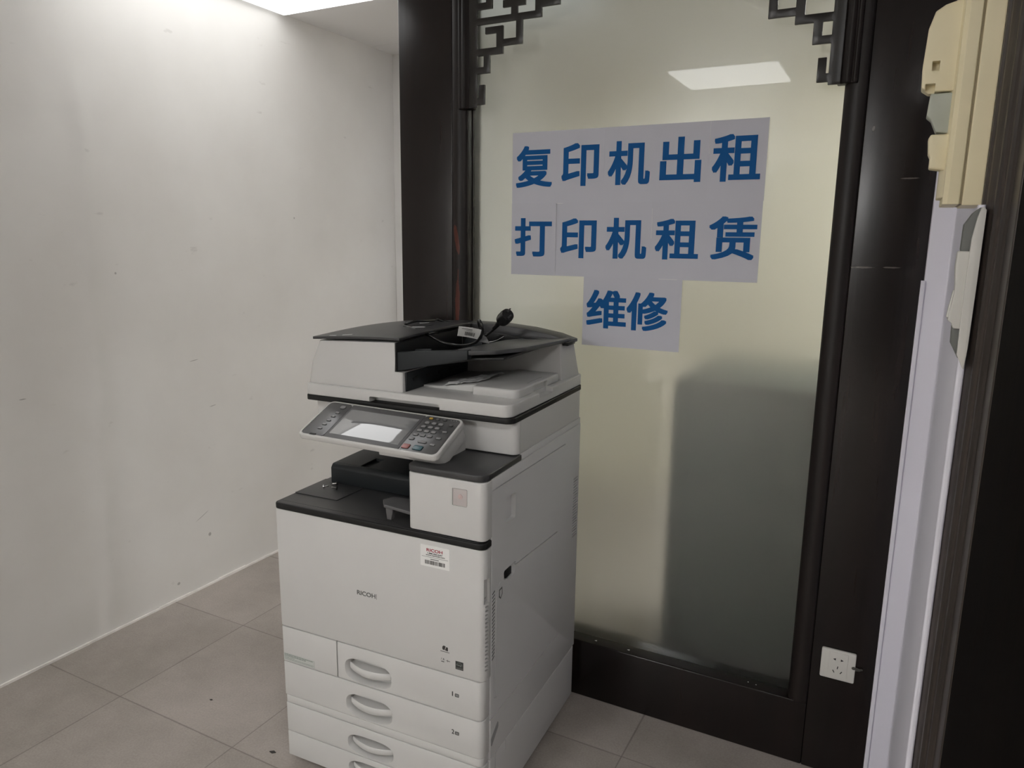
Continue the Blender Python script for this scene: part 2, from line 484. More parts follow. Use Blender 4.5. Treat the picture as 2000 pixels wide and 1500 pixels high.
BADGER = mat('faded_pink_mark', (0.50, 0.375, 0.36, 1), 0.5, noise=0.1, nscale=200)
METAL = mat('bright_metal', (0.75, 0.75, 0.74, 1), 0.2, metal=1.0)
PAPER = mat('poster_paper', (0.55, 0.555, 0.61, 1), 0.6, spec=0.2, noise=0.02, nscale=3)
PAPERW = mat('crumpled_paper', (0.60, 0.60, 0.60, 1), 0.5)
BLUE = mat('blue_print', (0.004, 0.090, 0.28, 1), 0.6, spec=0.15)
SOCKET = mat('white_socket_plastic', (0.62, 0.61, 0.57, 1), 0.3)
HOLE = mat('socket_hole', (0.004, 0.004, 0.004, 1), 0.6)
CREAM = mat('aged_cream_plastic', (0.78, 0.70, 0.47, 1), 0.4, noise=0.03, nscale=8)
CREAMD = mat('aged_cream_groove', (0.26, 0.21, 0.12, 1), 0.6)
CLEAR = mat('pale_green_grey_plastic', (0.42, 0.44, 0.37, 1), 0.3)
CABLE = mat('black_cable_rubber', (0.014, 0.014, 0.014, 1), 0.22)
OFFICE = mat('warm_office_wall', (0.74, 0.69, 0.57, 1), 0.7)
GREENCAB = mat('dark_green_grey_cabinet', (0.035, 0.055, 0.045, 1), 0.5, noise=0.05, nscale=4)
CAULK = mat('white_caulk', (0.85, 0.82, 0.79, 1), 0.5, noise=0.1, nscale=25)
TAPE = mat('shiny_clear_tape', (0.80, 0.80, 0.80, 1), 0.15)

# ------------------------------------------------------------------ room shell
LX, FY, BY, RX = -2.376, 3.21, -5.2, 1.6      # left wall, far wall, wall behind the camera, right wall
def struct(name, bm, m, **k):
    return obj(name, bm, m, kind='structure', **k)
struct('floor', bxm(LX - 0.1, RX + 0.1, BY - 0.1, 4.4, -0.1, 0.0), FLOOR, smooth=0)
# ceiling: slab with shallow tile joints and openings filled by the light panels
cuts = NB()
yy = 2.452 - 0.587 * 12
while yy < FY:
    box(cuts, LX, RX, yy - 0.0015, yy + 0.0015, CEIL - 0.01, CEIL + 0.002); yy += 0.587
cuts2 = NB()
xx = -1.79
while xx < RX:
    box(cuts2, xx - 0.0015, xx + 0.0015, BY, FY, CEIL - 0.01, CEIL + 0.0021); xx += 0.587
cuts3 = NB()
for (x0, x1, y0, y1, s, l) in CEILING_AND_FILL_LIGHTS:
    box(cuts3, x0 - 0.006, x1 + 0.006, y0 - 0.006, y1 + 0.006, CEIL - 0.02, CEIL + 0.03)
struct('ceiling', bxm(LX - 0.1, RX + 0.1, BY - 0.1, 4.4, CEIL, CEIL + 0.1), CEILM, cut=[cuts, cuts2, cuts3], smooth=0)
# left wall with one soft vertical plaster ridge
bm = NB()
ys = [BY - 0.1 + i * (FY - BY + 0.2) / 420 for i in range(421)]
zs = [0 + i * CEIL / 40 for i in range(41)]
grid = []
for y in ys:
    row = []
    for z in zs:
        yc = 1.478 + 0.062 * min(z, 1.7) / 1.7 - 0.10 * max(0, z - 1.74)
        a = 0.5 + 0.5 * math.tanh((1.88 - z) * 12)
        r = 0.011 * math.exp(-((y - yc) / 0.030) ** 2) * a * (0.35 + 0.65 * math.exp(-((z - 1.65) / 0.35) ** 2))
        r += 0.002 * math.sin(3.1 * y + 1.7 * z)
        row.append(bm.verts.new((LX + r, y, z)))
    grid.append(row)
for i in range(420):
    for j in range(40):
        bm.faces.new((grid[i][j], grid[i + 1][j], grid[i + 1][j + 1], grid[i][j + 1]))
box(bm, LX - 0.1, LX - 0.012, BY - 0.1, FY + 0.1, 0, CEIL)
struct('wall_left', bm, WALL, smooth=60)
struct('wall_far', bxm(LX, -1.78, FY, 4.3, 0, CEIL), WALL, smooth=0)
struct('wall_behind_camera', bxm(LX, RX, BY - 0.1, BY, 0, CEIL), BACKWALL, smooth=0)
# the white wall to the right of the glass partition, a solid pier whose corner faces the camera
struct('wall_right', prm([(0.052, 1.94), (0.10, 1.94), (0.10, 1.30), (RX, 1.30), (RX, 2.06), (0.052, 2.06)], 0, CEIL, 'z'), WALLR, bevel=0.004, smooth=40)
struct('wall_side', bxm(RX, RX + 0.1, BY - 0.1, 4.3, 0, CEIL), WALL, smooth=0)
struct('trim_1', prm(rrect(0.0918, 0.1018, 1.276, 1.302), 0, 1.458, 'z', r=0.004), WALLR, label='white plaster corner bead')
bm = NB(); n = 60
pts = []
prof_lo = []
for i in range(n + 1):
    y = BY + (FY - BY) * i / n
    prof_lo.append(y)
for i in range(n):
    h = 0.007 + 0.003 * random.random()
    box(bm, LX, LX + 0.007 + 0.002 * random.random(), prof_lo[i], prof_lo[i + 1], 0.0, h)
struct('baseboard_left', bm, CAULK, smooth=0, label='thin white caulk line where the left wall meets the floor')
struct('trim_2', prm(rrect(0.046, 0.056, 1.934, 1.94), 0, 1.32, 'z', r=0.002), WALLR)

# ceiling lights, with the added fill panels
for (x0, x1, y0, y1, s, lab) in CEILING_AND_FILL_LIGHTS:
    t = empty('ceiling_light', ((x0 + x1) / 2, (y0 + y1) / 2, CEIL), label=lab, cat='ceiling light')
    hx, hy = (x1 - x0) / 2, (y1 - y0) / 2
    fr = NB(); e = 0.012
    box(fr, -hx - 0.004, hx + 0.004, -hy - 0.004, -hy + e, -0.004, 0.012)
    box(fr, -hx - 0.004, hx + 0.004, hy - e, hy + 0.004, -0.004, 0.012)
    box(fr, -hx - 0.004, -hx + e, -hy + e, hy - e, -0.004, 0.012)
    box(fr, hx - e, hx + 0.004, -hy + e, hy - e, -0.004, 0.012)
    obj('frame', fr, mat('white_aluminium', (0.75, 0.75, 0.75, 1), 0.4), t, smooth=0)
    obj('diffuser', bxm(-hx + e, hx - e, -hy + e, hy - e, -0.014, 0.008), emit_material('light_panel', s), t, smooth=0)

# ------------------------------------------------------------------ glass partition (window_1)
PX0, PX1 = -1.412, 0.052
GY = 1.985
win = empty('window_1', (0, 0, 0), kind='structure')
win['label'] = 'frosted glass panel in a dark stained wooden frame'
obj('left_post', bxm(PX0, -1.221, 1.94, 2.05, 0, CEIL), WOOD, win, bevel=0.003)
obj('right_post', bxm(-0.105, PX1, 1.94, 2.05, 0, CEIL), WOOD, win, bevel=0.003)
obj('bottom_rail', prm([(1.94, 0), (2.05, 0), (2.05, 0.186), (1.94, 0.186)], -1.221, -0.105, 'x'), WOOD, win, bevel=0.004)
obj('top_rail', bxm(-1.221, -0.105, 1.94, 2.05, 2.215, CEIL), WOOD, win, bevel=0.004)
def moulding(x0, x1):
    s = 1 if x1 > x0 else -1
    w = abs(x1 - x0)
    prof = [(0, 0.001), (0.002, -0.001), (0.004, -0.003), (0.030, -0.003), (0.036, 0.001), (0.044, 0.004), (w, 0.012)]
    pts = [(x0 + s * a, 1.94 + b) for a, b in prof] + [(x1, 2.03), (x0, 2.03)]
    return pts
obj('moulding', prm(moulding(-1.221, -1.173), 0.186, 2.215, 'z'), WOODM, win, smooth=60, label='narrow moulding beside the glass with reddish flaked patches')
obj('moulding', prm(moulding(-0.105, -0.1545), 0.186, 2.215, 'z'), WOODM, win, smooth=60)
pane = obj('glass_pane', bxm(-1.18, -0.148, GY, GY + 0.008, 0.17, 2.24), GLASS, win, smooth=0, label='frosted glass pane')
# thin sealing bead along the left edge of the glass
obj('sealing_bead', prm(rrect(-1.174, -1.169, 1.975, GY), 0.19, 2.215, 'z'), WOODM, win)
# carved ornamental corners
LBARS = [(-1.158, -1.131, 1.775, 2.22),
 (-1.14, -1.106, 1.782, 1.801), (-1.125, -1.106, 1.782, 1.836),
 (-1.14, -1.090, 1.866, 1.884), (-1.110, -1.090, 1.866, 1.933),
 (-1.14, -1.048, 1.914, 1.933), (-1.069, -1.048, 1.914, 1.988), (-1.105, -1.048, 1.970, 1.988),
 (-1.067, -0.987, 1.934, 1.952), (-1.007, -0.987, 1.934, 2.014),
 (-1.14, -0.929, 1.996, 2.014), (-0.949, -0.929, 1.996, 2.060),
 (-1.023, -1.003, 2.005, 2.04), (-1.049, -0.979, 2.033, 2.052),
 (-1.14, -1.083, 2.036, 2.054), (-1.103, -1.083, 2.036, 2.090),
 (-0.949, -0.875, 2.021, 2.040), (-0.895, -0.875, 2.021, 2.08), (-0.895, -0.80, 2.062, 2.080), (-0.82, -0.80, 2.062, 2.15),
 (-0.82, -0.72, 2.13, 2.15), (-1.14, -0.98, 2.07, 2.088), (-1.0, -0.98, 2.07, 2.22), (-0.90, -0.80, 2.11, 2.13), (-0.74, -0.72, 2.13, 2.22)]
def union_rects(bm, rects, y0, y1):
    """one clean solid from overlapping rectangles (x0,x1,z0,z1)"""
    xs = sorted({round(v, 5) for r in rects for v in r[:2]}); zs = sorted({round(v, 5) for r in rects for v in r[2:]})
    ins = lambda i, j: 0 <= i < len(xs) - 1 and 0 <= j < len(zs) - 1 and any(r[0] < (xs[i] + xs[i + 1]) / 2 < r[1] and r[2] < (zs[j] + zs[j + 1]) / 2 < r[3] for r in rects)
    vc = {}
    def v(i, j, k):
        if (i, j, k) not in vc: vc[i, j, k] = bm.verts.new((xs[i], (y0, y1)[k], zs[j]))
        return vc[i, j, k]
    for i in range(len(xs) - 1):
        for j in range(len(zs) - 1):
            if not ins(i, j): continue
            for k in (0, 1): bm.faces.new([v(i, j, k), v(i + 1, j, k), v(i + 1, j + 1, k), v(i, j + 1, k)])
            for (di, dj, a, b) in ((-1, 0, (i, j), (i, j + 1)), (1, 0, (i + 1, j), (i + 1, j + 1)), (0, -1, (i, j), (i + 1, j)), (0, 1, (i, j + 1), (i + 1, j + 1))):
                if not ins(i + di, j + dj): bm.faces.new([v(*a, 0), v(*b, 0), v(*b, 1), v(*a, 1)])
def fret(mirror):
    bm = NB(); rects = []
    for (x0, x1, z0, z1) in LBARS:
        if mirror:
            x0, x1 = -1.322 - x1, -1.322 - x0
            if z0 < 2.03: z0 -= 0.0135
            if z1 < 2.2: z1 -= 0.0135
        rects.append((x0, x1, z0, z1))
    union_rects(bm, rects, 1.931, 1.939)
    return bm
def cap(x0, x1, zb):
    s = 1 if x1 > x0 else -1
    prof = [(0, 0), (0.003, -0.010), (0.009, -0.013), (0.014, -0.008), (0.017, -0.014), (0.024, -0.017), (0.030, -0.012), (0.034, -0.006), (abs(x1 - x0), 0.0)]
    return [(x0 + s * a, 1.938 + b) for a, b in prof] + [(x1, 1.962), (x0, 1.962)]
for mir in (False, True):
    fo = obj('corner_fretwork', fret(mir), WOODL, win, bevel=0.0012, seg=2)
    x0, x1 = (-1.196, -1.150) if not mir else (-0.126, -0.172)
    b2 = NB(); prism(b2, cap(x0, x1, 1.768), 1.774 if not mir else 1.762, 2.22, 'z')
    # rounded foot of the pilaster
    cp = [(1.774 if not mir else 1.762, 0)]
    obj('pilaster_strip', b2, WOODM, win, smooth=60, bevel=0.003, limit=60)
# room behind the glass: warm wall, closed off towards the right
struct('wall_office', bxm(-1.78, RX, 4.0, 4.3, 0, CEIL), OFFICE, smooth=0)
cab = empty('storage_cabinet', (-0.275, 2.36, 0), label='dark green-grey cabinet standing blurred behind the frosted glass at lower right', cat='cabinet')
obj('body', bxm(-0.29, 0.33, -0.22, 0.30, 0.02, 1.0), GREENCAB, cab, bevel=0.008)
obj('door', bxm(-0.285, 0.018, -0.235, -0.221, 0.05, 0.97), GREENCAB, cab, bevel=0.003)
obj('door', bxm(0.022, 0.325, -0.235, -0.221, 0.05, 0.97), GREENCAB, cab, bevel=0.003)
obj('plinth', bxm(-0.28, 0.32, -0.2, 0.29, 0.0, 0.02), PK, cab)

# ------------------------------------------------------------------ posters on the glass
SH = 0.1435
R1 = (1.505, 1.706); R2 = (1.299, 1.506); R3 = (1.102, 1.300)
X0 = -1.040
POSTERS = [
 (X0, X0 + 2 * SH, R1, '复印', 'grey paper sheet printed 复印, first of the top row of the sign', 0.0),
 (X0 + 2 * SH, X0 + 4 * SH, R1, '机出', 'grey paper sheet printed 机出, middle of the top row of the sign', 0.0003),
 (X0 + 4 * SH, X0 + 5 * SH + 0.001, R1, '租', 'small grey paper sheet printed 租, top right corner of the sign', 0.0006),
 (X0, X0 + SH + 0.002, R2, '打', 'small grey paper sheet printed 打, left end of the second row of the sign', 0.0009),
 (X0 + SH, X0 + 3 * SH, R2, '印机', 'grey paper sheet printed 印机, middle of the second row of the sign', 0.0012),
 (X0 + 3 * SH, X0 + 5 * SH, R2, '租赁', 'grey paper sheet printed 租赁, right end of the second row of the sign', 0.0015),
 (-0.803, -0.516, R3, '维修', 'grey paper sheet printed 维修, alone at the bottom of the sign', 0.0018),
]
CH = {'复': [(-1.028, -0.911, 1.551, 1.668)], '印': [(-0.882, -0.769, 1.552, 1.669), (-0.880, -0.769, 1.351, 1.463)],
 '机': [(-0.742, -0.622, 1.552, 1.668), (-0.741, -0.622, 1.352, 1.464)], '出': [(-0.595, -0.485, 1.555, 1.671)],
 '租': [(-0.457, -0.335, 1.554, 1.671), (-0.598, -0.479, 1.353, 1.461)], '打': [(-1.029, -0.908, 1.353, 1.464)],
 '赁': [(-0.454, -0.332, 1.356, 1.467)], '维': [(-0.792, -0.671, 1.154, 1.263)], '修': [(-0.671, -0.552, 1.154, 1.262)]}
for i, (x0, x1, (z0, z1), s, lab, off) in enumerate(POSTERS):
    cx, cz = (x0 + x1) / 2, (z0 + z1) / 2
    t = empty('poster_sheet', (cx, GY, cz), label=lab, cat='poster', group='paper sheets of the sign on the glass')
    yb = -0.0008 - off
    # sheet with a faint curl at one free edge
    bm = NB(); nx, nz = 16, 10
    vs = {}
    for side in (0, 1):
        for a in range(nx + 1):
            for b in range(nz + 1):
                u, w = a / nx, b / nz
                curl = 0.0025 * max(0, (u - 0.9) / 0.1) ** 2 * (0.4 + 0.6 * w) * (1 if i in (2, 3, 6) else 0.3)
                vs[side, a, b] = bm.verts.new((x0 - cx + u * (x1 - x0), yb - curl - (0.00025 if side else 0), z0 - cz + w * (z1 - z0)))
    for side in (0, 1):
        for a in range(nx):
            for b in range(nz):
                bm.faces.new([vs[side, a, b], vs[side, a + 1, b], vs[side, a + 1, b + 1], vs[side, a, b + 1]])
    for a in range(nx):
        bm.faces.new([vs[0, a, 0], vs[0, a + 1, 0], vs[1, a + 1, 0], vs[1, a, 0]]); bm.faces.new([vs[0, a, nz], vs[0, a + 1, nz], vs[1, a + 1, nz], vs[1, a, nz]])
    for b in range(nz):
        bm.faces.new([vs[0, 0, b], vs[0, 0, b + 1], vs[1, 0, b + 1], vs[1, 0, b]]); bm.faces.new([vs[0, nx, b], vs[0, nx, b + 1], vs[1, nx, b + 1], vs[1, nx, b]])
    obj('paper', bm, PAPER, t, smooth=30)
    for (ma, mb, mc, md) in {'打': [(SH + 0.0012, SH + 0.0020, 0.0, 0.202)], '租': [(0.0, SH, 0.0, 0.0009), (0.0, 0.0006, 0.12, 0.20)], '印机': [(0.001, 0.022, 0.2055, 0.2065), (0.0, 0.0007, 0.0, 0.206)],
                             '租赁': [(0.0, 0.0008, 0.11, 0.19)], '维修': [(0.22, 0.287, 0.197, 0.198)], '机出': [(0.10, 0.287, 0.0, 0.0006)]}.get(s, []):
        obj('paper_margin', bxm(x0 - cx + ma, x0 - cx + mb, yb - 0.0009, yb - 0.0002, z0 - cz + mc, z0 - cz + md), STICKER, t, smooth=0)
    for ch in s:
        r = [q for q in CH[ch] if x0 - 0.01 < (q[0] + q[1]) / 2 < x1 + 0.01 and z0 < (q[2] + q[3]) / 2 < z1][0]
        place_text(ch, r[0] - cx, r[1] - cx, r[2] - cz, r[3] - cz, yb - 0.0004, BLUE, t, name='printed_character', offset=0.026, thick=0.0004)

# ------------------------------------------------------------------ wall socket on the right post
sk = empty('wall_socket', (-0.0395, 1.94, 0.323), label='white five-hole wall socket low on the dark wooden post', cat='socket')
h = 0.0412
obj('face_plate', prm(fillet(rrect(-h, h, -h, h), 0.004), -0.008, 0.0, 'y'), SOCKET, sk, bevel=0.002)
hb = NB()
for x, s in ((-0.009, 1), (0.009, -1)):
    prism(hb, [(x - 0.003 * s, 0.0165), (x + 0.003 * s, 0.0195), (x + 0.003 * s, 0.0125)], -0.02, -0.001, 'y')
    box(hb, x - 0.0035, x + 0.0035, -0.02, -0.001, 0.0150, 0.0170)
for cx, cz, a in ((0.0, -0.006, 0.0), (-0.009, -0.018, 0.55), (0.009, -0.018, -0.55)):
    M = Matrix.Translation((cx, 0, cz)) @ Matrix.Rotation(-a, 4, 'Y')
    box(hb, -0.0011, 0.0011, -0.02, -0.001, -0.0038, 0.0038, M=M)
cut2 = bmesh.new(); me_ = bpy.data.meshes.new('x'); hb.to_mesh(me_); cut2.from_mesh(me_); hb.free()
obj('socket_insert', prm(fillet(rrect(-0.023, 0.023, -0.036, 0.036), 0.002), -0.0092, -0.006, 'y'), SOCKET, sk, bevel=0.0006)
holes = NB()
for x, s in ((-0.009, 1), (0.009, -1)):
    prism(holes, [(x - 0.0035 * s, 0.0165), (x + 0.003 * s, 0.0198), (x + 0.003 * s, 0.0132)], -0.0096, -0.0088, 'y')
for cx, cz, a in ((0.0, -0.006, -0.15), (-0.009, -0.018, 0.55), (0.009, -0.018, -0.55)):
    M = Matrix.Translation((cx, 0, cz)) @ Matrix.Rotation(-a, 4, 'Y')
    box(holes, -0.0011, 0.0011, -0.0096, -0.0088, -0.0038, 0.0038, M=M)
obj('socket_holes', holes, HOLE, sk, smooth=0)
cut2.free()
bm = NB()
for (x, z, r) in ((0.0375, 0.004, 0.004), (0.043, -0.001, 0.005), (0.049, -0.001, 0.004), (0.055, 0.001, 0.003)):
    lathe(bm, [(0.0001, -0.003), (r * 0.8, -0.002), (r, 0), (r * 0.8, 0.002), (0.0001, 0.003)], Matrix.Translation((x, -0.0105 if x < 0.041 else -0.003, z)) @ Matrix.Rotation(1.3, 4, 'X') @ Matrix.Scale(1.3, 4, (1, 0, 0)), 10)
dl = obj('dust_lint', bm, mat('grey_lint', (0.07, 0.068, 0.06, 1), 0.95), None, loc=(-0.0395, 1.94, 0.323))
dl['label'] = 'small grey clump of lint stuck at the right edge of the socket'; dl['category'] = 'dust'

# ------------------------------------------------------------------ right foreground: door casing, door leaf, switch box, wall plate
prof = [(0.0975, 1.2995), (0.0978, 1.292), (0.1015, 1.288), (0.1025, 1.276), (0.106, 1.268), (0.109, 1.262), (0.1095, 1.250), (0.113, 1.243), (0.1165, 1.240), (0.1175, 1.228), (0.121, 1.222), (0.125, 1.219), (0.126, 1.20), (0.1275, 1.17), (0.24, 1.17), (0.24, 1.2995)]
casing = struct('trim_3', prm(prof, 0, CEIL, 'z', r=0.0025), CASING, smooth=50, label='dark brown moulded door casing at the right edge')
d1 = empty('door_1', (0, 0, 0), kind='structure')
d1['label'] = 'near-black wooden door leaf standing open beside the camera'
leaf = [(0.1285, 1.165), (0.170, 1.165), (0.290, 0.36), (0.2485, 0.354)]
obj('leaf', prm(leaf, 0.01, 2.1, 'z'), BLACKDOOR, d1, bevel=0.002)

sb = empty('switch_box', (0.10, 1.31, 1.459), label='aged cream plastic switch box fixed to the wall edge at top right', cat='switch box')
Z1 = 0.40
# base half and lid half, meeting in a groove
obj('base', prm(fillet(rrect(-0.0275, -0.002, 0, 0.115), 0.002), 0.0, Z1, 'z'), CREAM, sb, bevel=0.0015)
obj('lid', prm(fillet([(-0.053, 0.006), (-0.047, 0.0), (-0.0305, 0.0), (-0.0305, 0.115), (-0.047, 0.115), (-0.053, 0.109)], 0.002), 0.0015, Z1, 'z'), CREAM, sb, bevel=0.0015)
obj('gasket', bxm(-0.0306, -0.0274, 0.002, 0.113, 0.002, Z1 - 0.001), CREAMD, sb)
# step along the front of the lid
obj('front_ledge', prm([(-0.060, 0.030), (-0.052, 0.012), (-0.052, 0.105), (-0.060, 0.090)], 0.012, Z1 - 0.012, 'z'), CREAM, sb, bevel=0.002)
# upper rocker lever (silhouette in x,z)
lev = [(-0.050, 0.298), (-0.078, 0.290), (-0.090, 0.282), (-0.097, 0.258), (-0.0995, 0.205), (-0.098, 0.175), (-0.088, 0.168), (-0.050, 0.168)]
obj('lever', prm(fillet(lev, 0.004), 0.020, 0.060, 'y'), CREAM, sb, bevel=0.003, cut=[bxm(-0.087, -0.077, 0.0, 0.035, 0.198, 0.212), bxm(-0.093, -0.080, 0.0, 0.035, 0.160, 0.180)])
obj('label_window', prm(fillet([(-0.050, 0.166), (-0.085, 0.166), (-0.087, 0.134), (-0.080, 0.128), (-0.072, 0.110), (-0.050, 0.106)], 0.003), 0.022, 0.055, 'y'), CLEAR, sb, bevel=0.002)
obj('button', prm(fillet([(-0.050, 0.106), (-0.078, 0.106), (-0.081, 0.100), (-0.079, 0.078), (-0.076, 0.072), (-0.076, 0.056), (-0.050, 0.052)], 0.003), 0.018, 0.05, 'y'), CREAM, sb, bevel=0.003)

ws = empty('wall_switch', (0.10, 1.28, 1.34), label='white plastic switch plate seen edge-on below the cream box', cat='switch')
pl = [(-0.0035, 0.117), (0.0018, 0.110), (0.0015, 0.0), (0.0008, -0.09), (-0.001, -0.122), (-0.0035, -0.118), (-0.012, -0.100), (-0.0125, -0.05), (-0.0125, 0.03), (-0.012, 0.070), (-0.008, 0.100)]
obj('cover_plate', prm(fillet(pl, 0.002), -0.018, -0.006, 'y'), SOCKET, ws, bevel=0.001)
obj('shadow_arc', prm(fillet([(-0.002, 0.118), (-0.014, 0.106), (-0.023, 0.090), (-0.0235, 0.055), (-0.021, 0.045), (-0.012, 0.045), (-0.012, -0.058), (-0.022, -0.058), (-0.021, -0.085), (-0.010, -0.106), (0.0, -0.11)], 0.002), -0.004, 0.018, 'y'), mat('shadow_arc_grey', (0.13, 0.135, 0.125, 1), 0.5), ws, bevel=0.001)  # grey arc shape standing in for the curved shadow behind the plate
obj('rocker', prm(fillet([(-0.010, 0.052), (-0.027, 0.052), (-0.0275, 0.030), (-0.0245, -0.004), (-0.029, -0.050), (-0.023, -0.054), (-0.021, -0.062), (-0.010, -0.062)], 0.003), -0.010, 0.014, 'y'), SOCKET, ws, bevel=0.002)
obj('terminal_block', prm(fillet([(-0.020, -0.003), (-0.026, -0.006), (-0.031, -0.046), (-0.024, -0.048)], 0.001), 0.0, 0.012, 'y'), SOCKET, ws, bevel=0.001)

# ------------------------------------------------------------------ the photocopier
OX, OY, RZ = -1.33066, 1.28350, math.radians(2.6)
pr = empty('photocopier', (OX, OY, 0), RZ, label='large off-white multifunction photocopier with a tilted control panel', cat='photocopier')
XL, W, D = -0.008, 0.587, 0.605
def P(name, bm, m, **k):
    par = k.pop('parent', pr)
    return obj(name, bm, m, par, **k)
# core cabinet -----------------------------------------------------
side_cuts = NB()
def groove(y0, z0, y1, z1, w=0.0024, bmc=None):
    """thin slot cut in the right side between two points (y,z)"""
    L_ = math.hypot(y1 - y0, z1 - z0); a = math.atan2(z1 - z0, y1 - y0)
    M = Matrix.Translation((W, y0, z0)) @ Matrix.Rotation(a, 4, 'X')
    box(bmc if bmc is not None else side_cuts, -0.004, 0.01, 0, L_, -w / 2, w / 2, M=M)
groove(0.012, 0.857, 0.485, 0.851)          # upper edge of the duplex door
groove(0.110, 0.634, 0.440, 0.612)          # upper edge of the bypass door
groove(0.062, 0.600, 0.054, 0.338)          # front edge of the bypass door
side_cuts0 = NB(); groove(0.0535, 0.3385, 0.066, 0.335, bmc=side_cuts0)
groove(0.012, 0.292, 0.470, 0.290, 0.003)   # bottom of the main side panel
groove(0.078, 0.6225, 0.0618, 0.5995, bmc=side_cuts0)
side_cuts2 = NB()
prism(side_cuts2, fillet([(0.105, 0.818), (0.160, 0.815), (0.160, 0.752), (0.105, 0.758)], 0.006), W - 0.012, W + 0.01, 'x')     # hand pocket of the duplex door
side_cuts3 = NB()
prism(side_cuts3, fillet([(0.098, 0.640), (0.168, 0.640), (0.160, 0.612), (0.128, 0.606), (0.100, 0.618)], 0.006), W - 0.014, W + 0.01, 'x')   # latch pocket
side_cuts4 = NB()
for i in range(19):       # slanted ventilation slots
    z = 0.446 + i * 0.0091
    M = Matrix.Translation((W, 0.046, z)) @ Matrix.Rotation(0.35, 4, 'X')
    box(side_cuts4, -0.006, 0.01, -0.0075, 0.0075, -0.0021, 0.0021, M=M)
side_cuts5 = NB()
for i in range(22):       # louvres near the back
    z = 0.548 + i * 0.0084
    box(side_cuts5, W - 0.004, W + 0.01, 0.560, 0.596, z, z + 0.0035)
bb = NB()
xa, xs, yf, yr, z0, z1, z2 = XL + 0.006, 0.42, 0.034, 0.43, 0.185, 0.7440, 0.884
V = lambda x, y, z: bb.verts.new((x, y, z))
a0, b0, c0, d0 = V(xa, yf, z0), V(W, yf, z0), V(W, D, z0), V(xa, D, z0)
a1, g1, f1, e1 = V(xa, yf, z1), V(xs, yf, z1), V(xs, yr, z1), V(xa, yr, z1)
g2, b2, c2, d2, e2, f2 = V(xs, yf, z2), V(W, yf, z2), V(W, D, z2), V(xa, D, z2), V(xa, yr, z2), V(xs, yr, z2)
for fc in ((a0, b0, c0, d0), (a0, b0, b2, g2, g1, a1), (b0, c0, c2, b2), (c0, d0, d2, c2), (d0, a0, a1, e1, e2, d2), (g2, b2, c2, d2, e2, f2), (g1, f1, f2, g2), (f1, e1, e2, f2), (a1, g1, f1, e1)):
    bb.faces.new(fc)
body = P('cabinet_body', bb, PS, bevel=0.0015, cut=[side_cuts0, side_cuts, side_cuts2, side_cuts3, side_cuts4, side_cuts5],
         label='off-white side and back body of the copier')
P('slot_shade_strip', bxm(W - 0.0060, W - 0.0008, 0.0375, 0.0555, 0.442, 0.616), PK, parent=body)  # black strip standing in for the shade inside the side slots
P('louvre_shade_strip', bxm(W - 0.0042, W - 0.0030, 0.5605, 0.5955, 0.546, 0.733), PG, parent=body)  # grey strip that gives the louvres their shade
P('latch', bxm(W - 0.014, W - 0.004, 0.118, 0.150, 0.612, 0.632), PK, bevel=0.002, parent=body)
P('latch_icon', prm([(0.074, 0.604), (0.090, 0.606), (0.092, 0.588), (0.082, 0.578), (0.073, 0.586)], W - 0.001, W + 0.0004, 'x'), INKG, parent=body)
P('icon_centre', prm([(0.077, 0.601), (0.087, 0.602), (0.088, 0.590), (0.081, 0.583), (0.077, 0.588)], W, W + 0.0007, 'x'), PS, parent=body)
# paper bank below
lower = P('paper_bank_body', prm(fillet([(XL + 0.006, 0.032), (W, 0.032), (W, D), (XL + 0.006, D)], [0.002, 0.004, 0.012, 0.012]), 0.022, 0.1835, 'z'), PS, bevel=0.002,
          cut=[prm([(0.062, 0.19), (0.060, 0.12), (0.062, 0.12), (0.064, 0.19)], W - 0.003, W + 0.01, 'x'), prm([(0.118, 0.19), (0.118, 0.155), (0.1195, 0.155), (0.1195, 0.19)], W - 0.002, W + 0.01, 'x')])
P('side_grip', prm(fillet([(0.036, 0.240), (0.075, 0.268), (0.075, 0.250), (0.036, 0.215)], 0.004), W - 0.002, W + 0.0008, 'x'), mat('grip_grey_plastic', (0.30, 0.30, 0.30, 1), 0.6), parent=body)  # plain grey grip, slightly proud of the side panel
for x in (0.05, 0.54):
    for y in (0.07, 0.55):
        b = NB(); lathe(b, [(0.0001, -0.011), (0.010, -0.011), (0.011, -0.009), (0.011, 0.009), (0.010, 0.011), (0.0001, 0.011)], Matrix.Translation((x, y, 0.011)) @ Matrix.Rotation(math.pi / 2, 4, 'Y'), 20)
        P('caster', b, PK)

def front_panel(name, x0, x1, z0, z1, r_right=0.024, r_left=0.003, y0=0.0, m=PW, cut=None, **k):
    pts = [(x0, y0), (x1, y0), (x1, 0.034), (x0, 0.034)]
    return P(name, prm(fillet(pts, [r_left, r_right, 0.0, 0.0], 10), z0, z1, 'z'), m, bevel=0.0018, seg=2, cut=cut, limit=50, **k)
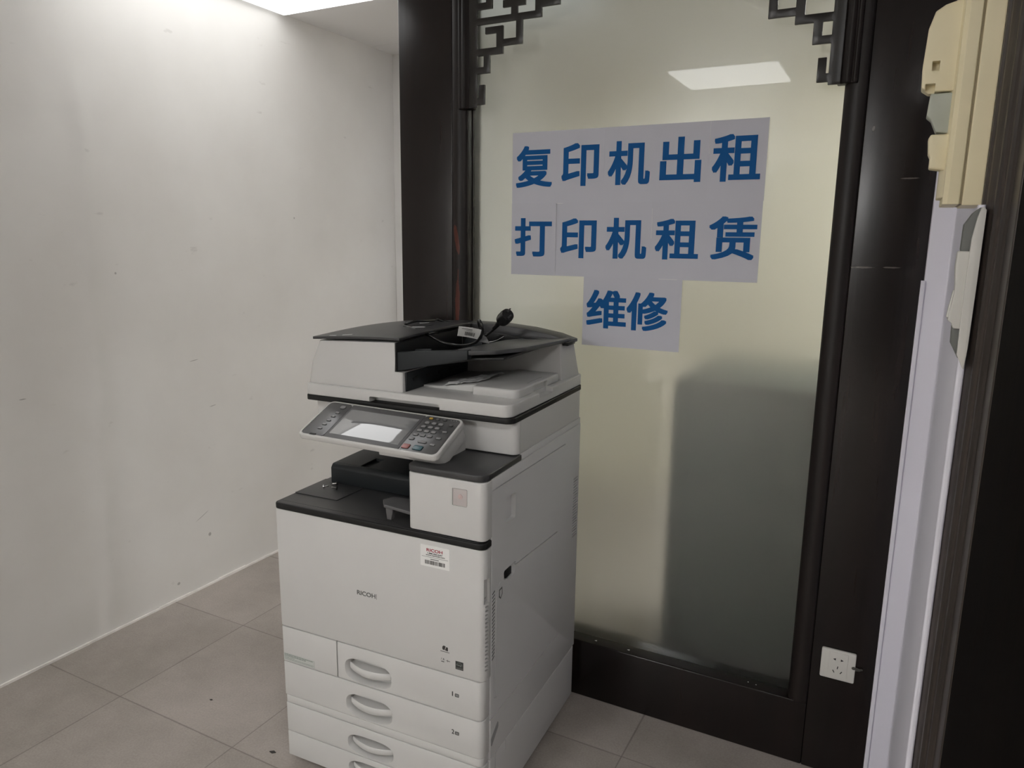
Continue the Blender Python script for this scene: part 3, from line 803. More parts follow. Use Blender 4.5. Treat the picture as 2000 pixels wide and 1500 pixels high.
# big front cover
fc_cut = NB()
for i in range(19):
    z = 0.434 + i * 0.0098
    M = Matrix.Translation((W - 0.006, 0.006, z)) @ Matrix.Rotation(-0.6, 4, 'Z') @ Matrix.Rotation(0.35, 4, 'Y')
    box(fc_cut, -0.0035, 0.0035, -0.004, 0.02, -0.0016, 0.0016, M=M)
fc_cut = NB()
for i in range(19):
    z = 0.434 + i * 0.0098
    box(fc_cut, W - 0.0085, W + 0.01, 0.0085, 0.0200, z - 0.0021, z + 0.0021)
fcov = front_panel('front_cover', XL, W, 0.4065, 0.7275, cut=[fc_cut, prm(fillet([(W - 0.004, 0.0), (W - 0.0065, 0.024), (W + 0.01, 0.024), (W + 0.01, 0.0)], 0.0), 0.598, 0.658, 'z')], label='large blank front cover of the copier')
P('slot_shade_strip', bxm(W - 0.0120, W - 0.0082, 0.0095, 0.0190, 0.428, 0.618), PK, parent=fcov)  # black filler added so the cover slots read as deep shade
# lower front row
W2 = W - 0.003
ldoor = front_panel('toner_waste_cover', XL + 0.001, 0.1685, 0.3055, 0.4040, r_right=0.001, label='small blank cover left of the top drawer')

def drawer(z0, z1, x0, hz0, hz1, inset=0.0, lab=None):
    hx0, hx1 = 0.196, 0.331
    # oval recess, cut with a tapered ellipse
    cutb = NB()
    n = 40
    cx, cz = (hx0 + hx1) / 2, (hz0 + hz1) / 2
    rx, rz = (hx1 - hx0) / 2, (hz1 - hz0) / 2
    ring = []
    for (s, y) in ((1.06, inset - 0.002), (0.99, inset + 0.004), (0.93, inset + 0.026)):
        ring.append([cutb.verts.new((cx + rx * s * math.copysign(abs(math.cos(2 * math.pi * k / n)) ** 0.62, math.cos(2 * math.pi * k / n)), y,
                                     cz + rz * s * math.copysign(abs(math.sin(2 * math.pi * k / n)) ** 0.72, math.sin(2 * math.pi * k / n)))) for k in range(n)])
    for a, b in zip(ring, ring[1:]):
        for k in range(n):
            cutb.faces.new((a[k], a[(k + 1) % n], b[(k + 1) % n], b[k]))
    cutb.faces.new(ring[0]); cutb.faces.new(ring[-1])
    dr = front_panel('paper_drawer', x0, W2, z0, z1, y0=inset, cut=cutb, label=lab)
    # handle: crescent bar bowed outwards with a shelf behind it
    hb = NB(); K = 22
    zt, zb = cz + rz * 0.40, cz - rz * 0.24
    lo, hi = [], []
    outer = []; inner = []
    for k in range(K + 1):
        t = k / K; x = hx0 + 0.006 + (hx1 - hx0 - 0.012) * t
        bow = math.sin(math.pi * t) ** 0.7
        outer.append((x, inset + 0.010 - 0.013 * bow))
        inner.append((x, inset + 0.0125 + 0.003 * bow - 0.0085 * bow))
    droop = lambda t: -0.0045 * math.sin(math.pi * t)
    rows = []
    for k in range(K + 1):
        t = k / K
        dz = droop(t)
        th = 0.82 + 0.18 * math.sin(math.pi * t)
        o_, i_ = outer[k], inner[k]
        mid = zt - (zt - zb) * 0.5
        a = mid + (zt - mid) * th + dz; b = mid - (mid - zb) * th + dz
        rows.append([hb.verts.new((o_[0], o_[1] + 0.002, a)), hb.verts.new((o_[0], o_[1], a - 0.003)), hb.verts.new((o_[0], o_[1], b + 0.003)), hb.verts.new((o_[0], o_[1] + 0.002, b)),
                     hb.verts.new((i_[0], i_[1], b)), hb.verts.new((i_[0], i_[1], a))])
    for a, b in zip(rows, rows[1:]):
        for q in range(6):
            hb.faces.new((a[q], a[(q + 1) % 6], b[(q + 1) % 6], b[q]))
    hb.faces.new(rows[0]); hb.faces.new(rows[-1])
    obj('handle', hb, PW, dr, smooth=50)
    sh = NB()
    pts = [(x, y + 0.003) for x, y in outer] + [(hx1 - 0.006, inset + 0.026), (hx0 + 0.006, inset + 0.026)]
    prism(sh, pts, zt - 0.0085, zt - 0.0050, 'z')
    obj('handle_shelf', sh, PW, dr, smooth=30)
    return dr
dr1 = drawer(0.3055, 0.4040, 0.1705, 0.309, 0.372, 0.0, 'top paper drawer marked 1')
dr2 = drawer(0.2065, 0.3030, XL + 0.001, 0.2115, 0.273, 0.0, 'second paper drawer marked 2')
front_panel('trim_strip', XL + 0.003, W2 - 0.002, 0.1835, 0.2050, r_right=0.02, y0=0.0015)
dr3 = drawer(0.0985, 0.1815, XL + 0.001, 0.104, 0.156, 0.0015, 'third paper drawer')
dr4 = drawer(0.024, 0.0965, XL + 0.001, 0.030, 0.080, 0.0015, 'bottom paper drawer')
# numbers and little paper icons on the drawers
for dr, s, z in ((dr1, '1', 0.3520), (dr2, '2', 0.2525)):
    place_text(s, 0.5030 if s == '1' else 0.5015, 0.5056 if s == '1' else 0.5085, z, z + 0.0115, -0.0001, INK, dr, offset=0.01)
    obj('tray_icon', prm(fillet(rrect(0.5105, 0.5215, z - 0.0002, z + 0.0085), 0.002), -0.0005, 0.001, 'y'), INKG, dr)
    obj('tray_icon_lines', prm(rrect(0.513, 0.5195, z + 0.002, z + 0.0065), -0.0007, 0.0, 'y'), KEY, dr)
# writing on the front cover
place_text('RICOH', 0.2385, 0.2925, 0.5485, 0.5600, -0.0001, INKG, fcov, name='maker_name', offset=0.018)
obj('name_bar', prm(rrect(0.2955, 0.2962, 0.547, 0.561), -0.0004, 0.001, 'y'), INKG, fcov)
st = obj('inventory_sticker', prm(fillet(rrect(0.4215, 0.4985, 0.6635, 0.7155), 0.002), -0.0005, 0.001, 'y'), STICKER, fcov, label='white sticker with red RICOH lettering and a barcode')
st.parent = pr
place_text('RICOH', 0.438, 0.480, 0.7005, 0.7080, -0.0006, REDINK, st, name='red_lettering', offset=0.02)
place_text('1-888-456-5457', 0.440, 0.480, 0.6950, 0.6983, -0.0006, INK, st, name='black_lettering', offset=0.02)
place_text('www.myricoh.com', 0.436, 0.486, 0.6900, 0.6938, -0.0006, INK, st, name='black_lettering', offset=0.02)
obj('fine_print', bxm(0.425, 0.494, -0.0008, -0.0003, 0.6870, 0.6876), INKG, st)
obj('fine_print', bxm(0.448, 0.470, -0.0008, -0.0003, 0.6818, 0.6834), INKG, st)
bars = NB(); x = 0.4335
random.seed(9)
while x < 0.486:
    w_ = random.choice([0.0006, 0.0006, 0.0012, 0.0018]); box(bars, x, x + w_, -0.0008, -0.0003, 0.6695, 0.6790); x += w_ + random.choice([0.0006, 0.0009, 0.0013])
obj('barcode', bars, INK, st, smooth=0)
# little certification marks, bottom right of the front cover
mk = obj('printed_mark', prm(fillet([(0.4845, 0.4640), (0.4925, 0.4625), (0.4925, 0.4715), (0.4885, 0.4730)], 0.001), -0.0004, 0.001, 'y'), INK, fcov)
obj('printed_mark', prm(fillet([(0.4780, 0.4645), (0.4835, 0.4635), (0.4865, 0.4740), (0.4805, 0.4748), (0.4775, 0.4710)], 0.0015), -0.0004, 0.001, 'y'), INK, fcov)
obj('fine_print', bxm(0.4725, 0.4965, -0.0004, 0.001, 0.4590, 0.4604), INKG, fcov)
obj('printed_mark', prm([(0.4735, 0.4375), (0.4755, 0.4425), (0.4765, 0.4425), (0.4745, 0.4375)], -0.0004, 0.001, 'y'), INKG, fcov)
obj('printed_mark', prm([(0.4785, 0.4375), (0.4800, 0.4425), (0.4812, 0.4425), (0.4830, 0.4375), (0.4815, 0.4375), (0.4806, 0.4405), (0.4797, 0.4375)], -0.0004, 0.001, 'y'), INKG, fcov)
obj('fine_print', bxm(0.4745, 0.4825, -0.0004, 0.001, 0.4325, 0.4345), INKG, fcov)
obj('fine_print', bxm(0.4875, 0.4980, -0.0004, 0.001, 0.4375, 0.4386), INKG, fcov)
obj('printed_mark', bxm(0.4915, 0.4925, -0.0004, 0.001, 0.4355, 0.4410), INKG, fcov)
es = obj('energy_label', bxm(0.5125, 0.5330, -0.0004, 0.001, 0.4240, 0.4445), mat('dark_label', (0.028, 0.030, 0.029, 1), 0.5), fcov, label='small dark square energy label')
es.parent = pr
ab = NB(); tube(ab, [(0.5150, -0.0004, 0.4345), (0.5175, -0.0004, 0.4395), (0.5225, -0.0004, 0.4415), (0.5275, -0.0004, 0.4400), (0.5302, -0.0004, 0.4355)], 0.00035, 6)
obj('arc_line', ab, INKGR, es)
place_text('energy', 0.5150, 0.5290, 0.4325, 0.4370, -0.0005, INKGR, es, name='pale_lettering')
obj('pale_band', bxm(0.5135, 0.5320, -0.0006, -0.0002, 0.4255, 0.4290), INKG, es)
# instruction text on the small cover
lb = obj('instruction_label', bxm(-0.004, 0.096, -0.0004, 0.001, 0.3075, 0.3285), PALEGREEN, ldoor)
for (a, b, z, hgt) in ((0.0, 0.094, 0.3245, 0.0024), (0.0, 0.068, 0.3205, 0.0024), (0.0, 0.031, 0.3168, 0.0012), (0.0, 0.094, 0.3140, 0.0008), (0.0, 0.090, 0.3112, 0.0008)):
    q = NB(); x = a - 0.002
    while x < b - 0.003:
        w_ = random.uniform(0.004, 0.011); w_ = min(w_, b - x); box(q, x, x + w_, -0.0007, -0.0003, z, z + hgt); x += w_ + 0.0012
    obj('text_line', q, INKGR, ldoor, smooth=0)

# output deck ------------------------------------------------------
deck = P('output_tray', prm(fillet([(XL - 0.003, -0.003), (W + 0.001, -0.003), (W + 0.001, 0.0335), (W - 0.02, 0.0335), (W - 0.02, 0.44), (XL - 0.003, 0.44)], [0.014, 0.026, 0.0, 0.0, 0.0, 0.004], 8), 0.7285, 0.7440, 'z'), PK, bevel=0.003, limit=50, label='charcoal paper output tray')
obj('tray_surface', prm(fillet([(XL + 0.001, 0.001), (W - 0.004, 0.001), (W - 0.03, 0.036), (0.384, 0.036), (0.384, 0.43), (XL + 0.001, 0.43)], [0.012, 0.022, 0.0, 0.0, 0.0, 0.004], 8), 0.7435, 0.7446, 'z'), PB, deck, bevel=0.0006, limit=50,
    cut=bxm(XL - 0.01, 0.36, 0.0175, 0.0188, 0.7437, 0.75))
# raised flap plate at left of tray
obj('tray_plate', prm(fillet([(XL, 0.074), (0.127, 0.075), (0.131, 0.162), (0.131, 0.198), (XL, 0.198)], [0, 0.003, 0, 0, 0]), 0.7446, 0.7466, 'z'), PB, deck, bevel=0.0008)
bm = NB()      # raised bridge at the back left with sloping front
pts = [(0.182, 0.7446), (0.178, 0.790), (0.186, 0.8005), (0.300, 0.8035), (0.42, 0.8035), (0.42, 0.7446)]
prism(bm, pts, 0.026, 0.392, 'x')
for v in bm.verts:
    if v.co.x < 0.1 and v.co.z < 0.76: v.co.x -= 0.004
obj('bridge_unit', bm, PD, deck, bevel=0.004, cut=[bxm(0.112, 0.140, 0.196, 0.268, 0.795, 0.82), bxm(0.03, 0.39, 0.1925, 0.1938, 0.7995, 0.82)])
# small grey paper stop flap sticking out from the pillar
bm = NB()
prism(bm, fillet([(0.300, 0.030), (0.318, 0.006), (0.400, -0.004 + 0.01), (0.400, 0.085), (0.310, 0.060)], 0.004), 0.776, 0.784, 'z')
for v in bm.verts: v.co.z += (0.40 - v.co.x) * 0.08
prism(bm, fillet([(0.318, 0.782), (0.340, 0.782), (0.334, 0.752), (0.322, 0.752)], 0.002), 0.012, 0.026, 'y')
obj('paper_stop', bm, PG, deck, bevel=0.0015)
# white pillar right of the tray
pil_cut = prm(fillet(rrect(0.5055, 0.5430, 0.8225, 0.8630), 0.002), -0.01, 0.0022, 'y')
pil = P('corner_pillar', prm(fillet([(0.389, 0.0), (W, 0.0), (W, 0.0335), (W - 0.002, 0.06), (0.389, 0.06)], [0.012, 0.024, 0, 0, 0], 10), 0.7475, 0.8825, 'z'), PW, bevel=0.0025, limit=50, cut=pil_cut, label='white front pillar above the output tray')
P('pillar_inner_wall', bxm(0.391, 0.44, 0.05, 0.42, 0.7455, 0.8825), PD)
obj('badge', prm(fillet(rrect(0.5065, 0.5420, 0.8235, 0.8620), 0.002), 0.0006, 0.002, 'y'), BADGE, pil, bevel=0.0004, label='small grey square badge with a faded pink mark')
b = NB(); lathe(b, [(0.0001, 0), (0.0058, 0), (0.0058, 0.0006), (0.0001, 0.0006)], Matrix.Translation((0.5255, 0.0007, 0.8445)) @ Matrix.Rotation(math.pi / 2, 4, 'X'), 24)
obj('badge_mark', b, BADGER, pil)
P('pillar_lid', prm(fillet([(0.386, -0.002), (W + 0.001, -0.002), (W + 0.001, 0.19), (0.386, 0.19)], [0.020, 0.027, 0, 0], 8), 0.8845, 0.9000, 'z'), PB, bevel=0.003, limit=50, label='charcoal lid on the pillar')

# scanner unit -----------------------------------------------------
scn = P('scanner_unit', prm(fillet([(XL + 0.004, 0.165), (W - 0.001, 0.165), (W - 0.001, 0.61), (XL + 0.004, 0.61)], [0.01, 0.018, 0.02, 0.012], 8), 0.9015, 0.984, 'z'), PW, bevel=0.003, limit=50,
        cut=[bxm(W - 0.003, W + 0.01, 0.1835, 0.1848, 0.89, 0.99)], label='white scanner housing')
P('upper_side_panel', prm(rrect(0.186, 0.604, 0.8845, 0.9012), W - 0.02, W - 0.0012, 'x'), PS, bevel=0.001)
P('gasket_band', prm(fillet([(XL - 0.002, 0.133), (W + 0.001, 0.133), (W + 0.001, 0.612), (XL - 0.002, 0.612)], [0.01, 0.022, 0.02, 0.012], 8), 0.9835, 0.9975, 'z'), PK, bevel=0.002, limit=50, label='black band between scanner and document feeder')
P('panel_bracket', prm(fillet([(0.25, 0.085), (0.45, 0.085), (0.45, 0.166), (0.25, 0.166)], 0.004), 0.880, 0.94, 'z', ts=(0.33, 0.16, 1.0, 0.9)), PW, bevel=0.004)

# document feeder --------------------------------------------------
adf = P('document_feeder', prm(fillet([(XL, 0.132), (W - 0.004, 0.132), (W + 0.0, 0.612), (XL, 0.612)], [0.012, 0.026, 0.02, 0.012], 10), 0.998, 1.0285, 'z'), PW, bevel=0.003, limit=50,
        cut=[prm(fillet([(0.193, 0.99), (0.396, 0.99), (0.396, 1.012), (0.193, 1.012)], [0, 0, 0.006, 0.004]), 0.12, 0.160, 'y'),
             prm(fillet([(0.300, 1.016), (0.388, 1.016), (0.388, 1.05), (0.300, 1.05)], 0.003), W - 0.022, W + 0.02, 'x')],
        label='white document feeder on top of the copier')
bm = NB()
lo = fillet([(XL, 0.142), (0.286, 0.142), (0.286, 0.600), (XL, 0.600)], [0.012, 0.004, 0.012, 0.012], 6)
hi = fillet([(0.022, 0.152), (0.280, 0.152), (0.280, 0.590), (0.022, 0.590)], [0.012, 0.004, 0.012, 0.012], 6)
a = [bm.verts.new((p[0], p[1], 1.0275)) for p in lo]; m_ = [bm.verts.new((p[0] * 0.7 + q[0] * 0.3, p[1] * 0.7 + q[1] * 0.3, 1.085)) for p, q in zip(lo, hi)]
h_ = [bm.verts.new((q[0], q[1], 1.1385 + 0.012 * max(0, min(1, q[0] / 0.28)))) for q in hi]
n = len(a)
bm.faces.new(a); bm.faces.new(h_)
for r0, r1 in ((a, m_), (m_, h_)):
    for k in range(n): bm.faces.new((r0[k], r0[(k + 1) % n], r1[(k + 1) % n], r1[k]))
obj('feeder_housing', bm, PW, adf, smooth=40, bevel=0.002, limit=50, cut=bxm(0.262, 0.30, 0.10, 0.48, 1.078, 1.2))
# dark exit side of the housing, facing the output tray
ex = obj('exit_side_panel', bxm(0.2805, 0.289, 0.155, 0.548, 1.0288, 1.076), PD, pr, bevel=0.001)
for k in range(6):
    y = 0.183 + k * 0.062
    obj('roller_slot', prm(fillet([(y, 1.058), (y + 0.022, 1.062), (y + 0.022, 1.056), (y + 0.004, 1.050)], 0.001), 0.288, 0.2905, 'x'), PK, ex)
obj('basin_liner', bxm(0.2622, 0.2665, 0.146, 0.50, 1.0785, 1.1500), PK, adf, bevel=0.001)
# domed top cover of the feeder
bm = NB(); nx, ny = 16, 14; vv = {}
def dome(x, y): 
    t = max(0.0, min(1.0, (x - 0.012) / 0.27)); s = (y - 0.148) / 0.44
    return 1.1425 + 0.0125 * math.sin(t * math.pi / 2) + 0.006 * math.sin(math.pi * max(0, min(1, s)))
for side in (0, 1):
    for i in range(nx + 1):
        for j in range(ny + 1):
            x = 0.010 + (0.276 - 0.010) * i / nx; y = 0.146 + (0.592 - 0.146) * j / ny
            vv[side, i, j] = bm.verts.new((x, y, dome(x, y) + (0.007 if side else 0)))
for side in (0, 1):
    for i in range(nx):
        for j in range(ny):
            bm.faces.new([vv[side, i, j], vv[side, i + 1, j], vv[side, i + 1, j + 1], vv[side, i, j + 1]])
for i in range(nx):
    for j in (0, ny): bm.faces.new([vv[0, i, j], vv[0, i + 1, j], vv[1, i + 1, j], vv[1, i, j]])
for j in range(ny):
    for i in (0, nx): bm.faces.new([vv[0, i, j], vv[0, i, j + 1], vv[1, i, j + 1], vv[1, i, j]])
obj('top_cover', bm, PB, adf, bevel=0.0015, smooth=40, cut=bxm(0.215, 0.224, 0.335, 0.40, 1.158, 1.2), label='domed black cover of the document feeder')
# back wall under the original tray and its right end
bm = NB()
lo = fillet([(0.275, 0.470), (0.574, 0.478), (0.584, 0.604), (0.275, 0.604)], [0, 0.004, 0.018, 0], 5)
hi = fillet([(0.275, 0.478), (0.566, 0.484), (0.568, 0.590), (0.275, 0.590)], [0, 0.004, 0.018, 0], 5)
a = [bm.verts.new((p[0], p[1], 1.0275)) for p in lo]; h_ = [bm.verts.new((p[0], p[1], 1.128)) for p in hi]
n = len(a); bm.faces.new(a); bm.faces.new(h_)
for k in range(n): bm.faces.new((a[k], a[(k + 1) % n], h_[(k + 1) % n], h_[k]))
obj('rear_housing', bm, PW, adf, bevel=0.004, limit=45, smooth=40)
# rear dark rim joining cover and right end
pts = [(0.270, 1.130), (0.270, 1.163), (0.36, 1.163), (0.45, 1.156), (0.53, 1.144), (0.575, 1.131), (0.575, 1.122), (0.45, 1.126)]
obj('rear_rim', prm(pts, 0.520, 0.592, 'y'), PB, adf, bevel=0.002, smooth=50)
# output pad (raised floor for delivered originals)
pad = obj('output_pad', prm(fillet([(0.447, 0.203), (0.568, 0.203), (0.568, 0.470), (0.447, 0.470)], [0.0, 0.02, 0, 0], 6), 1.0275, 1.0505, 'z'), PW, adf, bevel=0.004, limit=50,
    cut=[bxm(0.548, 0.551, 0.298, 0.395, 1.047, 1.06), prm(fillet([(0.300, 1.016), (0.388, 1.016), (0.388, 1.044), (0.300, 1.044)], 0.003), 0.560, 0.60, 'x')])
bm = NB(); prism(bm, [(0.288, 1.0275), (0.448, 1.0275), (0.448, 1.0485), (0.330, 1.034), (0.288, 1.033)], 0.235, 0.470, 'y')
obj('output_ramp', bm, PW, adf, bevel=0.002)
# original tray: front rail rising to the right, dark basin, flat plate on the right
bm = NB()
prism(bm, [(0.264, 1.079), (0.462, 1.1230), (0.462, 1.1455), (0.264, 1.1265)], 0.150, 0.170, 'y')
tray = obj('original_tray', bm, PD, pr, bevel=0.0015, label='dark paper feed tray of the document feeder')
bm = NB(); prism(bm, [(0.264, 1.079), (0.262, 1.096), (0.44, 1.122), (0.545, 1.131), (0.545, 1.125), (0.47, 1.119)], 0.176, 0.522, 'y')
obj('tray_floor', bm, PK, tray, bevel=0.001)
bm = NB()
pts = fillet([(0.463, 0.152), (0.520, 0.185), (0.562, 0.262), (0.572, 0.400), (0.572, 0.540), (0.478, 0.540), (0.440, 0.405), (0.424, 0.172)], [0.02, 0.03, 0.03, 0.0, 0, 0, 0, 0], 6)
prism(bm, pts, 1.1335, 1.1440, 'z')
for v in bm.verts: v.co.z += (v.co.x - 0.46) * 0.02 - max(0, v.co.y - 0.30) * 0.04
obj('tray_plate', bm, mat('grey_tray_plastic', (0.055, 0.056, 0.058, 1), 0.33, bump=0.08, bscale=700), tray, bevel=0.002, smooth=50, limit=50, label='grey plate of the paper feed tray')
obj('basin_wall', prm([(0.275, 1.096), (0.44, 1.120), (0.56, 1.128), (0.56, 1.136), (0.275, 1.150)], 0.466, 0.4765, 'y'), PK, tray, bevel=0.001)
obj('paper_guide', prm([(0.275, 1.098), (0.345, 1.104), (0.335, 1.134), (0.290, 1.130)], 0.195, 0.201, 'y'), PD, tray, bevel=0.001)
obj('paper_guide', prm([(0.275, 1.098), (0.345, 1.104), (0.335, 1.130), (0.290, 1.128)], 0.46, 0.466, 'y'), PD, tray, bevel=0.001)
obj('hinge_tab', bxm(0.545, 0.583, 0.495, 0.55, 1.121, 1.130), PK, tray, bevel=0.002)

# control panel ----------------------------------------------------
TILT = math.radians(22.8)
cp = P('control_panel', NB(), None) if False else None
PWd, PHt = 0.388, 0.144
x0p, ytp, ztp = 0.080, 0.127, 0.988
Mp = Matrix.Translation((x0p, ytp, ztp)) @ Matrix.Rotation(TILT, 4, 'X') @ Matrix.Translation((PWd / 2, 0, 0)) @ Matrix.Rotation(math.radians(1.1), 4, 'Y') @ Matrix.Translation((-PWd / 2, -PHt, 0))
# local frame: X across, Y up the slope (0 bottom .. PHt top), Z out of the face
cp = P('control_panel', prm(fillet(rrect(0, PWd, 0, PHt), [0.012, 0.016, 0.016, 0.016], 8), -0.016, 0.0, 'z', ts=None), PW, bevel=0.003, limit=50, M=Mp, label='tilted control panel with touchscreen and keypad',
       cut=prm(fillet(rrect(0.005, PWd - 0.006, 0.005, PHt - 0.005), 0.012, 8), -0.003, 0.01, 'z'))
bm = prm(fillet([(0.30, 0.004), (PWd - 0.006, 0.004), (PWd - 0.006, PHt), (0.30, PHt)], [0.004, 0.02, 0.01, 0.004]), -0.055, -0.015, 'z', ts=(0.344, 0.080, 1.0, 1.0))
for v in bm.verts:
    if v.co.z < -0.04: v.co.y = 0.055 + (v.co.y - 0.055) * 0.45 if v.co.y < 0.055 else v.co.y; v.co.z += 0.02 if v.co.y < 0.03 else 0
obj('panel_arm', bm, PW, cp, bevel=0.004, M=Mp)
def U(u, v): return (u * PWd, (1 - v) * PHt)
def face(name, u0, u1, v0, v1, m, z0=-0.003, z1=-0.0008, r=0.002, bev=0.0005, **k):
    (xa, ya), (xb, yb) = U(u0, v1), U(u1, v0)
    return obj(name, prm(fillet(rrect(xa, xb, ya, yb), r, 5), z0, z1, 'z'), m, cp, bevel=bev, M=Mp, **k)
face('key_field', 0.016, 0.186, 0.037, 0.962, PANEL, r=0.011)
face('key_field', 0.732, 0.982, 0.037, 0.962, PANEL, r=0.011)
face('screen_bezel', 0.187, 0.731, 0.037, 0.962, PG, r=0.001)
face('touchscreen', 0.206, 0.712, 0.165, 0.857, SCREEN, z1=-0.0002, r=0.001, label='glossy touchscreen')
place_text('RICOH', *(U(0.41, 0)[0], U(0.455, 0)[0]), U(0, 0.105)[1], U(0, 0.085)[1], -0.0005, KEY, cp, name='maker_name', face='flat').data.transform(Mp)
def key(u, v, w, hh, m, r=0.003, name='key', ring=True, **k):
    x, y = U(u, v)
    if ring:
        obj('key_surround', prm(fillet(rrect(x - w / 2 - 0.0013, x + w / 2 + 0.0013, y - hh / 2 - 0.0013, y + hh / 2 + 0.0013), r + 0.001, 5), -0.0012, -0.0003, 'z'), KEYRING, cp, M=Mp)
    return obj(name, prm(fillet(rrect(x - w / 2, x + w / 2, y - hh / 2, y + hh / 2), r, 5), -0.001, 0.0012, 'z'), m, cp, bevel=0.0006, M=Mp, **k)
key(0.132, 0.147, 0.0155, 0.0115, KEY, 0.0055, label='oval power key')
for v in (0.311, 0.426, 0.545, 0.659, 0.777): key(0.130 - (v - 0.3) * 0.03, v, 0.0115, 0.0050, KEY, 0.0024)
face('card_slot', 0.085, 0.128, 0.925, 0.972, PK, z0=-0.002, z1=0.0006, r=0.001)
for v, us in ((0.219, (0.780, 0.828, 0.875)), (0.328, (0.776, 0.824, 0.871)), (0.437, (0.771, 0.820, 0.867)), (0.548, (0.767, 0.816, 0.864)), (0.664, (0.764,))):
    for u in us: key(u, v, 0.0125, 0.0080, KEY, 0.0035, name='number_key')
key(0.846, 0.709, 0.021, 0.0065, KEY, 0.0032)
key(0.767, 0.866, 0.0185, 0.0150, REDKEY, 0.0035, label='red stop key', name='stop_key')
sk_ = key(0.848, 0.862, 0.0235, 0.0150, BLUEKEY, 0.0035, label='blue-green start key', name='start_key')
key(0.783, 0.098, 0.0095, 0.0065, YELKEY, 0.003, label='amber home key')
key(0.829, 0.098, 0.0095, 0.0060, PG, 0.003); key(0.877, 0.092, 0.0095, 0.0060, PG, 0.003)
key(0.941, 0.204, 0.0095, 0.0060, PG, 0.003)
for u, v in ((0.935, 0.389), (0.927, 0.565), (0.920, 0.736)): key(u, v, 0.0125, 0.0060, KEY, 0.003)
for u in (0.918, 0.936, 0.954):
    x, y = U(u, 0.075)
    obj('indicator_lamp', prm(rrect(x - 0.0015, x + 0.0015, y - 0.001, y + 0.001), -0.001, 0.0, 'z'), KEY, cp, M=Mp)

# ------------------------------------------------------------------ things lying on the copier
RM = Matrix.Translation((OX, OY, 0)) @ Matrix.Rotation(RZ, 4, 'Z')
def wp(p): return RM @ Vector(p)
# power cord
base = wp((0.36, 0.33, 1.135))
pc = empty('power_cord', base, label='black power cord looped on the feeder tray with its plug at the top right', cat='power cord')
rel = lambda p: wp(p) - base
path = [(0.30, 0.48, 1.125), (0.255, 0.50, 1.150), (0.178, 0.505, 1.168), (0.180, 0.465, 1.171), (0.182, 0.42, 1.174), (0.175, 0.385, 1.176), (0.165, 0.366, 1.173), (0.156, 0.358, 1.169), (0.160, 0.345, 1.166),
        (0.179, 0.332, 1.165), (0.206, 0.313, 1.165), (0.257, 0.296, 1.158), (0.295, 0.307, 1.137), (0.340, 0.308, 1.130), (0.390, 0.280, 1.137), (0.428, 0.259, 1.150), (0.448, 0.247, 1.168), (0.463, 0.227, 1.185),
        (0.463, 0.220, 1.200), (0.453, 0.228, 1.208), (0.444, 0.240, 1.203), (0.432, 0.268, 1.185), (0.410, 0.320, 1.158), (0.385, 0.37, 1.145), (0.375, 0.41, 1.145), (0.392, 0.412, 1.157), (0.415, 0.399, 1.174)]
b = NB(); tube(b, [rel(p) for p in path], 0.0036, 10)
obj('cable', b, CABLE, pc, smooth=60)
pa, pb = Vector((0.405, 0.404, 1.168)), Vector((0.466, 0.362, 1.2115))
ax = (pb - pa).normalized()
Mq = Matrix.Translation(rel(pa)) @ (RM.to_3x3().to_4x4() @ ax.to_track_quat('Z', 'Y').to_matrix().to_4x4())
Lq = (pb - pa).length
b = NB(); lathe(b, [(0.0001, 0), (0.0055, 0), (0.006, 0.012), (0.0065, Lq * 0.36), (0.010, Lq * 0.45), (0.0165, Lq * 0.58), (0.0180, Lq * 0.68), (0.0180, Lq * 0.90), (0.0165, Lq), (0.0001, Lq)], Mq, 28)
obj('plug_body', b, CABLE, pc, smooth=50)
for s in (-1, 1):
    b = NB(); lathe(b, [(0.0001, 0), (0.0022, 0), (0.0022, 0.0150), (0.0012, 0.018), (0.0001, 0.018)], Mq @ Matrix.Translation((0.0015 * s, 0.0090 * s, Lq - 0.001)), 14)
    obj('plug_pin', b, METAL if False else mat('dull_pin', (0.12, 0.12, 0.12, 1), 0.35, metal=0.8), pc)
# barcode tag on the cord
def quad_sheet(c, th, m, par, name, label=None, nx=8):
    """thin sheet through 4 corner points TL TR BR BL (local copier coords)"""
    TL, TR, BR, BL = [Vector(p) for p in c]
    nrm = (TR - TL).cross(BL - TL).normalized()
    bm = NB(); g = {}
    for s in (0, 1):
        for i in range(nx + 1):
            u = i / nx
            for j in (0, 1):
                p = (TL.lerp(TR, u)).lerp(BL.lerp(BR, u), j) + nrm * (th * s + 0.0015 * math.sin(math.pi * u))
                g[s, i, j] = bm.verts.new(rel(p) if par is pc else p)
    for s in (0, 1):
        for i in range(nx): bm.faces.new([g[s, i, 0], g[s, i + 1, 0], g[s, i + 1, 1], g[s, i, 1]])
    for i in range(nx):
        for j in (0, 1): bm.faces.new([g[0, i, j], g[0, i + 1, j], g[1, i + 1, j], g[1, i, j]])
    for i in (0, nx): bm.faces.new([g[0, i, 0], g[0, i, 1], g[1, i, 1], g[1, i, 0]])
    return obj(name, bm, m, par, label=label), TL, TR, BR, BL, nrm
TLc, TRc, BRc, BLc = (0.377, 0.262, 1.186), (0.438, 0.268, 1.180), (0.420, 0.288, 1.152), (0.359, 0.286, 1.158)
tg, TL, TR, BR, BL, nrm = quad_sheet((TLc, TRc, BRc, BLc), 0.0004, STICKER, pc, 'label_tag', 'white barcode tag on the cord')
if nrm.dot(Vector((0.6, -0.8, 0.2))) < 0: sgn = -1
else: sgn = 1
b = NB(); u = 0.32
random.seed(3)
def bil(u, v): return (TL.lerp(TR, u)).lerp(BL.lerp(BR, u), v) + nrm * (sgn * 0.0012 + 0.0015 * math.sin(math.pi * u))
